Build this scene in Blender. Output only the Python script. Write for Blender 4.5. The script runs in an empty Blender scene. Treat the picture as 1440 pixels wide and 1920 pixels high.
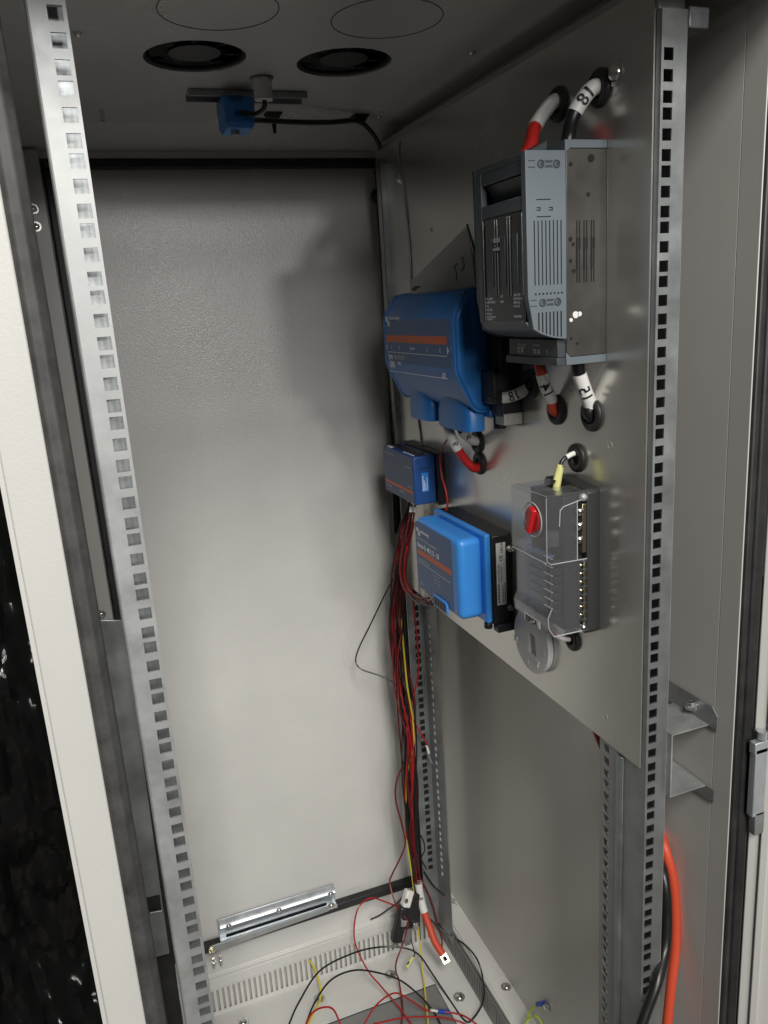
import bpy, bmesh, math, random
from mathutils import Vector, Matrix
random.seed(7)
SC = bpy.context.scene
# ------------------------------------------------------------------ camera
# measured from the rack holes (1U = 44.45 mm); X right, Y into the cabinet, Z up, metres
RM = ((0.9347354, -0.3495187, -0.0640813), (-0.1462929, -0.2141710, -0.9657791), (0.3238335, 0.9121225, -0.2513253))
CAM = Vector((-0.0125, -0.5829, -0.1896)); FPX = 1480.27
cd = bpy.data.cameras.new('camera'); cam = bpy.data.objects.new('camera', cd); SC.collection.objects.link(cam)
right, down, fwd = (Vector(r) for r in RM)
mw = Matrix((( right[0], -down[0], -fwd[0], CAM[0]), (right[1], -down[1], -fwd[1], CAM[1]), (right[2], -down[2], -fwd[2], CAM[2]), (0, 0, 0, 1)))
cam.matrix_world = mw
cd.sensor_fit = 'VERTICAL'; cd.sensor_height = 24; cd.sensor_width = 18; cd.lens = 24 * FPX / 1920
cd.clip_start = 0.01; cd.clip_end = 50
SC.camera = cam
def at(px, py, ax, v):
    """the point of the plane ax = v that the photo shows at px, py"""
    d = right * ((px - 720) / FPX) + down * ((py - 960) / FPX) + fwd
    i = 'XYZ'.index(ax)
    return CAM + d * ((v - CAM[i]) / d[i])
# ------------------------------------------------------------------ light
w = bpy.data.worlds.new('World'); SC.world = w; w.use_nodes = True
w.node_tree.nodes['Background'].inputs[0].default_value = (0.85, 0.93, 1.0, 1)
w.node_tree.nodes['Background'].inputs[1].default_value = 0.04
def lamp(name, loc, aim, size, power, col=(1, 1, 1), sy=None):
    l = bpy.data.lights.new(name, 'AREA'); l.energy = power; l.color = col; l.shape = 'RECTANGLE'; l.size = size; l.size_y = sy or size
    o = bpy.data.objects.new(name, l); SC.collection.objects.link(o); o.location = loc
    o.rotation_euler = (Vector(aim) - Vector(loc)).to_track_quat('-Z', 'Y').to_euler()
    return o
lamp('room_light', (-0.08, -2.1, 1.55), (0.2, 0.4, -0.9), 0.5, 76, (1.0, 0.965, 0.905), 0.9)
lamp('room_light', (0.08, -3.2, 1.00), (0.25, 0.4, -0.6), 1.5, 44, (1.0, 0.985, 0.96), 0.9)  # added broad fill for soft room ambience, no known lamp there
lamp('room_light', (0.12, -3.3, 0.20), (0.25, 0.6, -0.1), 0.5, 10, (1.0, 0.98, 0.94), 0.2)
lamp('room_light', (0.80, -3.2, 0.30), (0.3, 0.6, -0.2), 0.2, 13, (1.0, 0.985, 0.95), 0.14)
SC.view_settings.view_transform = 'Standard'; SC.view_settings.look = 'None'; SC.view_settings.gamma = 1
SC.view_settings.exposure = 0.0
SC.cycles.use_denoising = True
SC.cycles.max_bounces = 10; SC.cycles.transparent_max_bounces = 16
SC.cycles.sample_clamp_indirect = 4
SC.cycles.caustics_reflective = False; SC.cycles.caustics_refractive = False
# ------------------------------------------------------------------ materials
def mat(name, col, rough=0.5, metal=0.0, bump=0.0, bscale=300, var=0.0, vscale=12, rvar=0.0, spec=0.5, coat=0.0, streak=None, trans=0, emit=None):
    m = bpy.data.materials.new(name); m.use_nodes = True; nt = m.node_tree; b = nt.nodes['Principled BSDF']
    b.inputs['Base Color'].default_value = (*col, 1); b.inputs['Roughness'].default_value = rough
    b.inputs['Metallic'].default_value = metal; b.inputs['Specular IOR Level'].default_value = spec
    b.inputs['Coat Weight'].default_value = coat; b.inputs['Coat Roughness'].default_value = 0.15
    if trans: b.inputs['Transmission Weight'].default_value = trans
    tc = nt.nodes.new('ShaderNodeTexCoord')
    src = tc.outputs['Object']
    if streak:
        mp = nt.nodes.new('ShaderNodeMapping'); mp.inputs['Scale'].default_value = streak; nt.links.new(src, mp.inputs[0]); vs = mp.outputs[0]
    else: vs = src
    if var or rvar:
        n = nt.nodes.new('ShaderNodeTexNoise'); n.inputs['Scale'].default_value = vscale; n.inputs['Detail'].default_value = 6; n.inputs['Roughness'].default_value = 0.62
        nt.links.new(vs, n.inputs[0])
        if var:
            mx = nt.nodes.new('ShaderNodeMix'); mx.data_type = 'RGBA'
            mr = nt.nodes.new('ShaderNodeMapRange'); mr.inputs[1].default_value = 0.3; mr.inputs[2].default_value = 0.7
            nt.links.new(n.outputs[0], mr.inputs[0]); nt.links.new(mr.outputs[0], mx.inputs[0])
            mx.inputs[6].default_value = (*[c * (1 - var) for c in col], 1); mx.inputs[7].default_value = (*[min(1, c * (1 + var)) for c in col], 1)
            nt.links.new(mx.outputs[2], b.inputs['Base Color'])
        if rvar:
            mr2 = nt.nodes.new('ShaderNodeMapRange'); mr2.inputs[1].default_value = 0.3; mr2.inputs[2].default_value = 0.7
            mr2.inputs[3].default_value = max(0.02, rough - rvar); mr2.inputs[4].default_value = rough + rvar
            nt.links.new(n.outputs[0], mr2.inputs[0]); nt.links.new(mr2.outputs[0], b.inputs['Roughness'])
    if bump:
        n2 = nt.nodes.new('ShaderNodeTexNoise'); n2.inputs['Scale'].default_value = bscale; n2.inputs['Detail'].default_value = 2
        nt.links.new(vs, n2.inputs[0]); bp = nt.nodes.new('ShaderNodeBump'); bp.inputs['Strength'].default_value = bump; bp.inputs['Distance'].default_value = 0.0006
        nt.links.new(n2.outputs[0], bp.inputs['Height']); nt.links.new(bp.outputs[0], b.inputs['Normal'])
    if emit: b.inputs['Emission Color'].default_value = (*emit, 1); b.inputs['Emission Strength'].default_value = 1
    return m
M = {}
M['paint'] = mat('grey_powder_coat', (0.63, 0.625, 0.60), 0.24, 0, 0.55, 520, 0.05, 5, 0.05)
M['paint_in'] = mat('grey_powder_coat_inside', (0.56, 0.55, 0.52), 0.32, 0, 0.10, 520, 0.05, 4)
M['galv'] = mat('galvanised_steel', (0.40, 0.41, 0.41), 0.56, 0.6, 0.12, 120, 0.16, 30, 0.10)
M['galv_dark'] = mat('dull_galvanised_steel', (0.36, 0.38, 0.385), 0.42, 0.8, 0.1, 120, 0.2, 22, 0.10)
M['plate'] = mat('zinc_sheet', (0.62, 0.61, 0.575), 0.25, 0.78, 0.04, 60, 0.08, 5, 0.035, streak=(1, 1, 1))
M['zinc'] = mat('bright_zinc', (0.62, 0.66, 0.70), 0.40, 0.8, 0.08, 150, 0.12, 40, 0.08)
M['screw'] = mat('screw_steel', (0.7, 0.7, 0.68), 0.22, 1.0)
M['brass'] = mat('tinned_brass', (0.75, 0.68, 0.5), 0.25, 1.0)
M['black'] = mat('black_plastic', (0.016, 0.016, 0.017), 0.42, 0, 0.1, 400)
M['rubber'] = mat('black_rubber', (0.018, 0.018, 0.018), 0.5, 0, 0.2, 200, 0.5, 30)
M['rubber_dusty'] = mat('dusty_rubber_seal', (0.05, 0.05, 0.049), 0.6, 0, 0.4, 80, 0.45, 45)
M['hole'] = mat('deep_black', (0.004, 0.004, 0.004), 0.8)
M['blue'] = mat('blue_plastic', (0.02, 0.16, 0.48), 0.36, 0, 0.18, 900, 0.05, 8)
M['blue_bright'] = mat('bright_blue_plastic', (0.045, 0.26, 0.72), 0.36, 0, 0.18, 900, 0.05, 8)
M['navy'] = mat('navy_print', (0.03, 0.095, 0.25), 0.4, 0, 0.1, 900, 0.05, 8)
M['navy_dark'] = mat('dark_navy_print', (0.018, 0.05, 0.125), 0.4)
M['blue_dark'] = mat('dark_blue_plastic', (0.02, 0.075, 0.27), 0.38, 0, 0.15, 900)
M['orange'] = mat('orange_print', (0.62, 0.13, 0.035), 0.5)
M['white_print'] = mat('white_print', (0.75, 0.76, 0.77), 0.5)
M['grey_print'] = mat('grey_print', (0.33, 0.36, 0.38), 0.5)
M['black_print'] = mat('black_ink', (0.01, 0.01, 0.01), 0.5)
M['gplastic'] = mat('blue_grey_plastic', (0.085, 0.10, 0.115), 0.45, 0, 0.2, 900, 0.05, 9)
M['gplastic_light'] = mat('light_blue_grey_plastic', (0.125, 0.15, 0.172), 0.48, 0, 0.15, 900, 0.05, 9)
M['gplastic_dark'] = mat('anthracite_plastic', (0.05, 0.058, 0.066), 0.4, 0, 0.15, 900)
M['brownmetal'] = mat('tarnished_steel', (0.105, 0.10, 0.094), 0.36, 0.6, 0.06, 90, 0.2, 14, 0.08)
M['window'] = mat('smoked_window', (0.02, 0.022, 0.023), 0.06, 0, 0, 1, coat=0.6)
M['win_rib'] = mat('smoked_rib', (0.06, 0.062, 0.062), 0.15, coat=0.4)
M['red'] = mat('red_cable', (0.50, 0.018, 0.014), 0.42, 0, 0.08, 300, 0.1, 30)
M['red_orange'] = mat('orange_red_cable', (0.56, 0.07, 0.03), 0.5, 0, 0.05, 300)
M['red_thin'] = mat('thin_red_wire', (0.36, 0.014, 0.016), 0.36)
M['red_dark'] = mat('dark_red_wire', (0.15, 0.008, 0.010), 0.36)
M['black_cable'] = mat('black_cable', (0.010, 0.010, 0.010), 0.34, 0, 0.05, 300)
M['yellow'] = mat('yellow_wire', (0.62, 0.52, 0.05), 0.4)
M['green'] = mat('yellow_green_wire', (0.42, 0.50, 0.06), 0.4)
M['sleeve'] = mat('white_heat_shrink', (0.74, 0.73, 0.70), 0.45, 0, 0.08, 500, 0.05, 40)
M['crimp_blue'] = mat('blue_crimp', (0.02, 0.07, 0.42), 0.35)
M['crimp_yellow'] = mat('yellow_crimp', (0.62, 0.62, 0.25), 0.35)
M['crimp_grey'] = mat('grey_crimp', (0.25, 0.25, 0.25), 0.4)
M['reflection_blue'] = mat('blue_grey_reflection', (0.10, 0.16, 0.26), 0.25)  # colour of the converter's blue reflection in the clear cover
M['charcoal'] = mat('charcoal_plastic', (0.028, 0.03, 0.03), 0.5, 0, 0.15, 700)
M['edge_highlight'] = mat('clear_edge_highlight', (0.42, 0.43, 0.44), 0.18)  # pale grey that paints highlights along the clear cover's edges
M['knob'] = mat('red_plastic', (0.55, 0.015, 0.02), 0.28)
M['card'] = mat('grey_card', (0.44, 0.435, 0.42), 0.6, 0, 0.05, 100, 0.04, 9)
M['disc'] = mat('white_plastic', (0.74, 0.73, 0.73), 0.45, 0, 0.05, 400)
M['sheetfloor'] = mat('grey_base_plate', (0.21, 0.21, 0.205), 0.5, 0.0, 0.1, 200, 0.12, 8)
M['offwhite'] = mat('off_white_plastic', (0.42, 0.41, 0.38), 0.45)
M['film'] = mat('black_film', (0.005, 0.005, 0.005), 0.14, 0, 0, 1, coat=0.0, spec=0.35)
M['ground'] = mat('brown_floor', (0.05, 0.034, 0.024), 0.6, 0, 0.2, 30, 0.4, 3)
M['outer'] = mat('white_door_paint', (0.56, 0.555, 0.53), 0.42, 0, 0.22, 420, 0.03, 5)
def clear_mat():
    m = bpy.data.materials.new('clear_polycarbonate'); m.use_nodes = True; nt = m.node_tree; nt.nodes.clear()
    o = nt.nodes.new('ShaderNodeOutputMaterial'); tr = nt.nodes.new('ShaderNodeBsdfTransparent'); tr.inputs[0].default_value = (0.93, 0.94, 0.95, 1)
    gl = nt.nodes.new('ShaderNodeBsdfGlossy'); gl.inputs[0].default_value = (0.9, 0.9, 0.9, 1); gl.inputs[1].default_value = 0.16
    df = nt.nodes.new('ShaderNodeBsdfDiffuse'); df.inputs[0].default_value = (0.62, 0.63, 0.66, 1)
    lw = nt.nodes.new('ShaderNodeLayerWeight'); lw.inputs[0].default_value = 0.42
    m1 = nt.nodes.new('ShaderNodeMixShader'); m1.inputs[0].default_value = 0.05
    m2 = nt.nodes.new('ShaderNodeMixShader')
    nt.links.new(tr.outputs[0], m1.inputs[1]); nt.links.new(df.outputs[0], m1.inputs[2])
    mr = nt.nodes.new('ShaderNodeMapRange'); mr.inputs[3].default_value = 0.035; mr.inputs[4].default_value = 0.22
    nt.links.new(lw.outputs['Facing'], mr.inputs[0]); nt.links.new(mr.outputs[0], m2.inputs[0])
    nt.links.new(m1.outputs[0], m2.inputs[1]); nt.links.new(gl.outputs[0], m2.inputs[2]); nt.links.new(m2.outputs[0], o.inputs[0])
    return m
M['clear'] = clear_mat()
# ------------------------------------------------------------------ mesh helpers
class MB:
    def __init__(s): s.bm = bmesh.new()
    def box(s, x0, x1, y0, y1, z0, z1):
        if x0 > x1: x0, x1 = x1, x0
        if y0 > y1: y0, y1 = y1, y0
        if z0 > z1: z0, z1 = z1, z0
        v = [s.bm.verts.new(p) for p in ((x0, y0, z0), (x1, y0, z0), (x1, y1, z0), (x0, y1, z0), (x0, y0, z1), (x1, y0, z1), (x1, y1, z1), (x0, y1, z1))]
        for f in ((0, 3, 2, 1), (4, 5, 6, 7), (0, 1, 5, 4), (1, 2, 6, 5), (2, 3, 7, 6), (3, 0, 4, 7)): s.bm.faces.new([v[i] for i in f])
        return s
    def prism(s, pts, ax, a, b):
        """polygon pts in the two other axes, extruded along ax from a to b"""
        def mk(p, t): return {'X': (t, p[0], p[1]), 'Y': (p[0], t, p[1]), 'Z': (p[0], p[1], t)}[ax]
        A = [s.bm.verts.new(mk(p, a)) for p in pts]; Bv = [s.bm.verts.new(mk(p, b)) for p in pts]
        n = len(pts); s.bm.faces.new(A); s.bm.faces.new(Bv[::-1])
        for i in range(n): s.bm.faces.new((A[i], Bv[i], Bv[(i + 1) % n], A[(i + 1) % n]))
        return s
    def loft(s, rings, cap=True):
        R = [[s.bm.verts.new(p) for p in r] for r in rings]; n = len(rings[0])
        for a, b in zip(R, R[1:]):
            for i in range(n): s.bm.faces.new((a[i], a[(i + 1) % n], b[(i + 1) % n], b[i]))
        if cap: s.bm.faces.new(R[0][::-1]); s.bm.faces.new(R[-1])
        return s
    def cyl(s, c, ax, r, h, n=24, r2=None):
        c = Vector(c); ax = Vector(ax).normalized(); u = ax.orthogonal().normalized(); v = ax.cross(u); r2 = r if r2 is None else r2
        ring = lambda k, rr: [c + ax * k + u * rr * math.cos(t) + v * rr * math.sin(t) for t in (2 * math.pi * i / n for i in range(n))]
        return s.loft([ring(0, r), ring(h, r2)])
    def torus(s, c, ax, R, r, n=28, m=10, sy=1.0):
        c = Vector(c); ax = Vector(ax).normalized(); u = ax.orthogonal().normalized(); v = ax.cross(u)
        V = [[s.bm.verts.new(c + (u * math.cos(a) + v * math.sin(a)) * (R + r * math.cos(b)) + ax * r * sy * math.sin(b)) for b in (2 * math.pi * j / m for j in range(m))] for a in (2 * math.pi * i / n for i in range(n))]
        for i in range(n):
            for j in range(m): s.bm.faces.new((V[i][j], V[(i + 1) % n][j], V[(i + 1) % n][(j + 1) % m], V[i][(j + 1) % m]))
        return s
    def dome(s, c, ax, r, h, n=18, m=5):
        c = Vector(c); ax = Vector(ax).normalized(); u = ax.orthogonal().normalized(); v = ax.cross(u)
        rings = []
        for k in range(m):
            a = k / m * math.pi / 2; rings.append([c + ax * h * math.sin(a) + (u * math.cos(t) + v * math.sin(t)) * r * math.cos(a) for t in (2 * math.pi * i / n for i in range(n))])
        return s.loft(rings)
    def tube(s, pts, r, n=12):
        s.loft([[p + f[0] * r * math.cos(t) + f[1] * r * math.sin(t) for t in (2 * math.pi * i / n for i in range(n))] for p, f in zip(pts, frames(pts))]); return s
    def build(s, name, m, parent=None, smooth=False, bevel=0, seg=2):
        bmesh.ops.recalc_face_normals(s.bm, faces=s.bm.faces[:])
        me = bpy.data.meshes.new(name)
        s.bm.to_mesh(me); s.bm.free(); me.materials.append(m)
        o = bpy.data.objects.new(name, me); SC.collection.objects.link(o)
        if bevel:
            md = o.modifiers.new('bevel', 'BEVEL'); md.width = bevel; md.segments = seg; md.limit_method = 'ANGLE'; md.angle_limit = math.radians(35); md.harden_normals = False
        if smooth or bevel:
            me.polygons.foreach_set('use_smooth', [True] * len(me.polygons))
            try: me.set_sharp_from_angle(angle=math.radians(38))
            except Exception: pass
        if parent: o.parent = parent
        return o
def frames(pts):
    T = [(pts[min(i + 1, len(pts) - 1)] - pts[max(i - 1, 0)]).normalized() for i in range(len(pts))]
    u = T[0].orthogonal().normalized(); F = []
    for t in T:
        u = (u - t * u.dot(t)).normalized(); F.append((u, t.cross(u)))
    return F
def spline(P, n=10):
    P = [Vector(p) for p in P]
    if len(P) == 2: return [P[0].lerp(P[1], i / 4) for i in range(5)]
    Q = [P[0] * 2 - P[1]] + P + [P[-1] * 2 - P[-2]]; out = []
    for i in range(1, len(Q) - 2):
        a, b, c, d = Q[i - 1:i + 3]
        for k in range(n):
            t = k / n; out.append(0.5 * ((2 * b) + (c - a) * t + (2 * a - 5 * b + 4 * c - d) * t * t + (3 * b - a - 3 * c + d) * t ** 3))
    out.append(P[-1]); return out
def thing(name, label, cat, loc=(0, 0, 0), group=None, kind=None):
    o = bpy.data.objects.new(name, None); SC.collection.objects.link(o); o.empty_display_size = 0.02
    o['label'] = label; o['category'] = cat
    if group: o['group'] = group
    return o
def tag(o, label, cat, group=None, kind=None):
    if label: o['label'] = label
    if cat: o['category'] = cat
    if group: o['group'] = group
    if kind: o['kind'] = kind
    return o
def text2d(body, size, align='LEFT', sx=1.0, res=2):
    c = bpy.data.curves.new('lettering', 'FONT'); c.body = body; c.size = size; c.align_x = align; c.resolution_u = res; c.fill_mode = 'FRONT'; c.offset = size * 0.012
    o = bpy.data.objects.new('lettering', c); SC.collection.objects.link(o)
    dg = bpy.context.evaluated_depsgraph_get(); me = bpy.data.meshes.new_from_object(o.evaluated_get(dg))
    SC.collection.objects.unlink(o); bpy.data.objects.remove(o)
    for v in me.vertices: v.co.x *= sx
    return me
def place_text(name, items, m, parent, org, ux, uy, bold=0.0):
    """items: (text, u, v, size, align, xscale); written on the plane org + u*ux + v*uy as one mesh"""
    bm = bmesh.new(); org, ux, uy = Vector(org), Vector(ux), Vector(uy); nrm = ux.cross(uy)
    for it in items:
        if it[0] == 'rect':
            _, u0, v0, u1, v1 = it
            bm.faces.new([bm.verts.new(org + ux * a + uy * b) for a, b in ((u0, v0), (u1, v0), (u1, v1), (u0, v1))]); continue
        if it[0] == 'poly':
            bm.faces.new([bm.verts.new(org + ux * a + uy * b) for a, b in it[1]]); continue
        t, u, v, s = it[:4]; al = it[4] if len(it) > 4 else 'LEFT'; sx = it[5] if len(it) > 5 else 1
        me = text2d(t, s, al, sx)
        vs = [bm.verts.new(org + ux * (p.co.x + u) + uy * (p.co.y + v)) for p in me.vertices]
        for f in me.polygons:
            try: bm.faces.new([vs[i] for i in f.vertices])
            except ValueError: pass
        bpy.data.meshes.remove(me)
    me = bpy.data.meshes.new(name); bm.to_mesh(me); bm.free(); me.materials.append(m)
    o = bpy.data.objects.new(name, me); SC.collection.objects.link(o)
    md = o.modifiers.new('thick', 'SOLIDIFY'); md.thickness = 0.00012; md.offset = 0
    if parent: o.parent = parent
    return o
FX = dict(ux=(0, -1, 0), uy=(0, 0, 1))      # writing on faces that look towards -X
FY = dict(ux=(1, 0, 0), uy=(0, 0, 1))       # writing on faces that look towards -Y
def tube_text(path, r, s0, body, size, m, parent, flip=False, ang=0.0):
    L = [0]
    for a, b in zip(path, path[1:]): L.append(L[-1] + (b - a).length)
    me = text2d(body, size); bt = bmesh.new(); bt.from_mesh(me)
    for _ in range(4):
        es = [e for e in bt.edges if e.calc_length() > 0.0012]
        if es: bmesh.ops.subdivide_edges(bt, edges=es, cuts=1); bmesh.ops.triangulate(bt, faces=bt.faces[:])
    bt.to_mesh(me); bt.free(); wdt = max(v.co.x for v in me.vertices); hgt = max(v.co.y for v in me.vertices)
    def pos(s):
        s = min(max(s, 0), L[-1] - 1e-6)
        for i in range(len(L) - 1):
            if L[i + 1] >= s:
                t = (s - L[i]) / (L[i + 1] - L[i]); return path[i].lerp(path[i + 1], t), (path[i + 1] - path[i]).normalized()
    for v in me.vertices:
        u = v.co.x - wdt / 2; h = v.co.y - hgt / 2
        if flip: u, h = -u, -h
        p, t = pos(s0 + u)
        n = (CAM - p); n = (n - t * n.dot(t)).normalized(); b = n.cross(t)
        a = -h / r + ang
        v.co = p + (n * math.cos(a) + b * math.sin(a)) * (r + 0.0005)
    me.materials.clear(); me.materials.append(m); me.name = 'lettering'
    o = bpy.data.objects.new('lettering', me); SC.collection.objects.link(o); o.parent = parent
    return o
def sub(path, a, b):
    n = len(path) - 1; return path[int(round(a * n)):int(round(b * n)) + 1]
def cable(name, label, cat, pts, r, m, group=None, sleeves=(), n=12, smooth=True):
    """sleeves: (from, to, text, text at, size) along the cable, 0..1"""
    path = spline(pts, 12)
    o = MB().tube(path, r, n).build(name, m, None, True)
    tag(o, label, cat, group)
    for sl in sleeves:
        sp = sub(path, sl[0], sl[1]); e = MB().tube(sp, r + 0.0007, 16).build('sleeve', M['sleeve'], o, True)
        if len(sl) > 2:
            Ls = sum((b - a).length for a, b in zip(sp, sp[1:]))
            tube_text(sp, r + 0.0007, Ls * sl[3], sl[2], sl[4], M['black_print'], e, flip=sl[5] if len(sl) > 5 else False)
    return o
def screw(name, c, ax, r, parent, m='screw', washer=True, slot=True):
    c = Vector(c); ax = Vector(ax)
    mb = MB()
    if washer: mb.cyl(c, ax, r * 1.25, 0.0012)
    mb.dome(c + ax * 0.0012, ax, r * 0.85, r * 0.5)
    return mb.build(name, M[m], parent, True)
def hz(n):
    n -= 1; return -(0.04445 * (n // 3) + 0.00635 + (n % 3) * 0.015875)
def perforated(mb, ax, fixed, t, a0, a1, hc, hw, z0, z1, centres, hh=0.0095):
    """a strip of sheet with square holes; ax 'Y': strip spans X a0..a1 at Y fixed; ax 'X': spans Y"""
    def bx(p0, p1, q0, q1):
        if ax == 'Y': mb.box(p0, p1, fixed, fixed + t, q0, q1)
        else: mb.box(fixed, fixed + t, p0, p1, q0, q1)
    bx(a0, hc - hw / 2, z0, z1); bx(hc + hw / 2, a1, z0, z1)
    top = z1
    for c in sorted(centres, reverse=True):
        if c + hh / 2 >= top or c - hh / 2 <= z0: continue
        bx(hc - hw / 2, hc + hw / 2, c + hh / 2, top); top = c - hh / 2
    bx(hc - hw / 2, hc + hw / 2, z0, top)
# ------------------------------------------------------------------ setting outside the cabinet
FL = -1.62
tag(MB().box(-2.5, 3.0, -5.0, 3.0, FL - 0.05, FL).build('floor', M['ground']), None, None, kind='structure')
# ------------------------------------------------------------------ the cabinet
XL, XR = -0.067, 0.532            # inner faces of the side walls
YD = 0.70                          # plane of the rear frame
ZC = 0.08                          # ceiling
ZF = -1.434                        # floor
cab = thing('server_cabinet', 'light grey steel equipment cabinet standing open, with perforated plinth and fan openings in its roof', 'cabinet')
# ceiling with two round fan openings: plates built as a grid with circular cut-outs
def plate_with_circles(mb, x0, x1, y0, y1, z, t, circles, n=48):
    bm = mb.bm
    xs = sorted({x0, x1, *[c[0] - c[2] * 1.15 for c in circles], *[c[0] + c[2] * 1.15 for c in circles]})
    ys = sorted({y0, y1, *[c[1] - c[2] * 1.15 for c in circles], *[c[1] + c[2] * 1.15 for c in circles]})
    for i in range(len(xs) - 1):
        for j in range(len(ys) - 1):
            cx, cy = (xs[i] + xs[i + 1]) / 2, (ys[j] + ys[j + 1]) / 2
            hit = [c for c in circles if abs(c[0] - cx) < 1e-3 + c[2] * .2 and abs(c[1] - cy) < 1e-3 + c[2] * .2 and xs[i + 1] - xs[i] < c[2] * 2.4]
            if not hit: mb.box(xs[i], xs[i + 1], ys[j], ys[j + 1], z, z + t); continue
            c = hit[0]; inn = []; out = []
            X0, X1, Y0, Y1 = xs[i], xs[i + 1], ys[j], ys[j + 1]
            for k in range(n):
                a = 2 * math.pi * k / n; dx, dy = math.cos(a), math.sin(a)
                inn.append((c[0] + c[2] * dx, c[1] + c[2] * dy))
                s = min(((X1 - c[0]) / dx if dx > 1e-9 else (X0 - c[0]) / dx if dx < -1e-9 else 9), ((Y1 - c[1]) / dy if dy > 1e-9 else (Y0 - c[1]) / dy if dy < -1e-9 else 9))
                out.append((c[0] + s * dx, c[1] + s * dy))
            V = [[bm.verts.new((p[0], p[1], zz)) for p in ring] for ring in (inn, out) for zz in (z, z + t)]
            for k in range(n):
                l = (k + 1) % n
                bm.faces.new((V[0][k], V[0][l], V[2][l], V[2][k])); bm.faces.new((V[1][k], V[3][k], V[3][l], V[1][l])); bm.faces.new((V[0][k], V[1][k], V[1][l], V[0][l]))
fans = [(0.1428, 0.3590, 0.0540), (0.3098, 0.3590, 0.0545)]
mb = MB(); plate_with_circles(mb, XL, XR, -0.045, 0.652, ZC, 0.002, [(a, round(b, 4), 0.054) for a, b, c in fans])
mb.prism([(0.652, ZC), (YD, 0.052), (YD, 0.054), (0.652, ZC + 0.002)], 'X', XL, XR)          # rear fold
mb.build('ceiling', M['paint'], cab)
mb = MB()
for cx, cy in ((0.1455, 0.2190), (0.3090, 0.2190)):                                           # pressed knock-out rings
    mb.torus((cx, cy, ZC), (0, 0, 1), 0.0545, 0.0005, 64, 6)
mb.build('knockout_ring', M['hole'], cab, True)
# cable channel folded along the right edge of the ceiling
MB().prism([(XR, ZC), (0.500, ZC), (0.500, 0.072), (0.470, 0.060), (0.470, 0.052), (0.476, 0.052), (XR, 0.066)], 'Y', 0.0, YD - 0.003).build('ceiling_fold', M['paint_in'], cab, bevel=0.001)
for s, x in ((-1, XL), (1, XR)):
    MB().box(x, x + s * 0.0015, -0.012, YD + 0.02, ZF, ZC - 0.0005).build('side_wall', M['paint_in'], cab)
# rear frame: posts, lintel, sill
mb = MB()
mb.box(0.4775, XR - 0.0005, YD - 0.008, YD + 0.012, ZF, 0.052)
mb.box(XL + 0.0005, -0.034, YD - 0.008, YD + 0.012, ZF, 0.052)
mb.box(-0.034, 0.4775, YD - 0.001, YD + 0.012, 0.041, 0.052)
mb.build('rear_frame', M['paint_in'], cab, bevel=0.0012)
mb = MB()
mb.prism([(YD + 0.012, ZF), (YD + 0.012, -1.334), (YD - 0.004, -1.334), (0.668, -1.344), (0.660, -1.347), (0.660, -1.352), (0.652, -1.3525), (0.652, -1.3735), (0.664, -1.3735), (0.664, ZF)], 'X', -0.034, 0.4775)
mb.build('rear_sill', M['paint'], cab, bevel=0.001)
# slotted plinth strip at the rear: bars standing proud in front of a dark backing
mb = MB(); y0 = 0.656
mb.box(-0.034, 0.474, y0, y0 + 0.0015, -1.3795, -1.3738); mb.box(-0.034, 0.474, y0, y0 + 0.0015, ZF, -1.4265)
x = -0.034
while x < 0.472:
    mb.box(x, x + 0.0052, y0, y0 + 0.0015, -1.4265, -1.3795); x += 0.0098
mb.build('rear_vent_strip', M['paint'], cab)
mb = MB(); mb.box(-0.034, 0.4775, 0.6630, 0.6638, ZF + .001, -1.374); mb.build('vent_backing', M['offwhite'], cab)
# bottom frame on the right: flat rim and slotted inner face
mb = MB(); mb.box(0.497, XR, -0.01, YD - 0.008, -1.372, -1.370); mb.box(0.4925, 0.497, -0.01, YD - 0.008, -1.379, -1.3705)
mb.build('side_rim', M['paint'], cab, bevel=0.0008)
mb = MB(); xs = 0.490
mb.box(xs, xs + 0.0015, -0.01, YD - 0.008, -1.391, -1.3792); mb.box(xs, xs + 0.0015, -0.01, YD - 0.008, ZF, -1.426)
y = 0.0
mb.box(xs, xs + 0.0015, 0.62, YD - 0.008, -1.426, -1.391)
while y < 0.615:
    w_ = 0.03 if abs(y - 0.425) < 0.006 else 0.0068
    mb.box(xs, xs + 0.0015, y, y + w_, -1.426, -1.391); y += w_ + 0.0035
mb.build('side_vent_strip', M['sheetfloor'], cab)
MB().box(xs + 0.004, xs + 0.005, -0.01, YD - 0.01, ZF, -1.38).build('vent_backing', M['hole'], cab)
mb = MB(); mb.box(XL, XR, 0.558, YD, ZF - 0.003, ZF); mb.box(0.432, XR, -0.03, 0.558, ZF - 0.003, ZF); mb.box(XL, 0.03, -0.03, 0.558, ZF - 0.003, ZF)
mb.build('floor_plate', M['paint'], cab)
MB().box(0.03, 0.432, -0.03, 0.558, ZF - 0.008, ZF - 0.005).build('gland_plate', M['sheetfloor'], cab)
for p in ((732, 1828), (861, 1870), (599, 1872), (456, 1917)):
    screw('floor_screw', at(*p, 'Z', ZF), (0, 0, 1), 0.0085, cab)
for p in ((949, 1851),):
    screw('rim_screw', at(*p, 'Z', -1.370), (0, 0, 1), 0.007, cab)
screw('ceiling_screw', at(885, 97, 'Z', ZC), (0, 0, -1), 0.004, cab); screw('ceiling_screw', at(145, 62, 'Z', ZC), (0, 0, -1), 0.004, cab)
screw('ceiling_screw', at(710, 218, 'Z', ZC), (0, 0, -1), 0.0035, cab)
MB().cyl(at(190, 205, 'Z', ZC), (0, 0, -1), 0.003, 0.014).build('ceiling_stud', M['screw'], cab, True)
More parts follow.
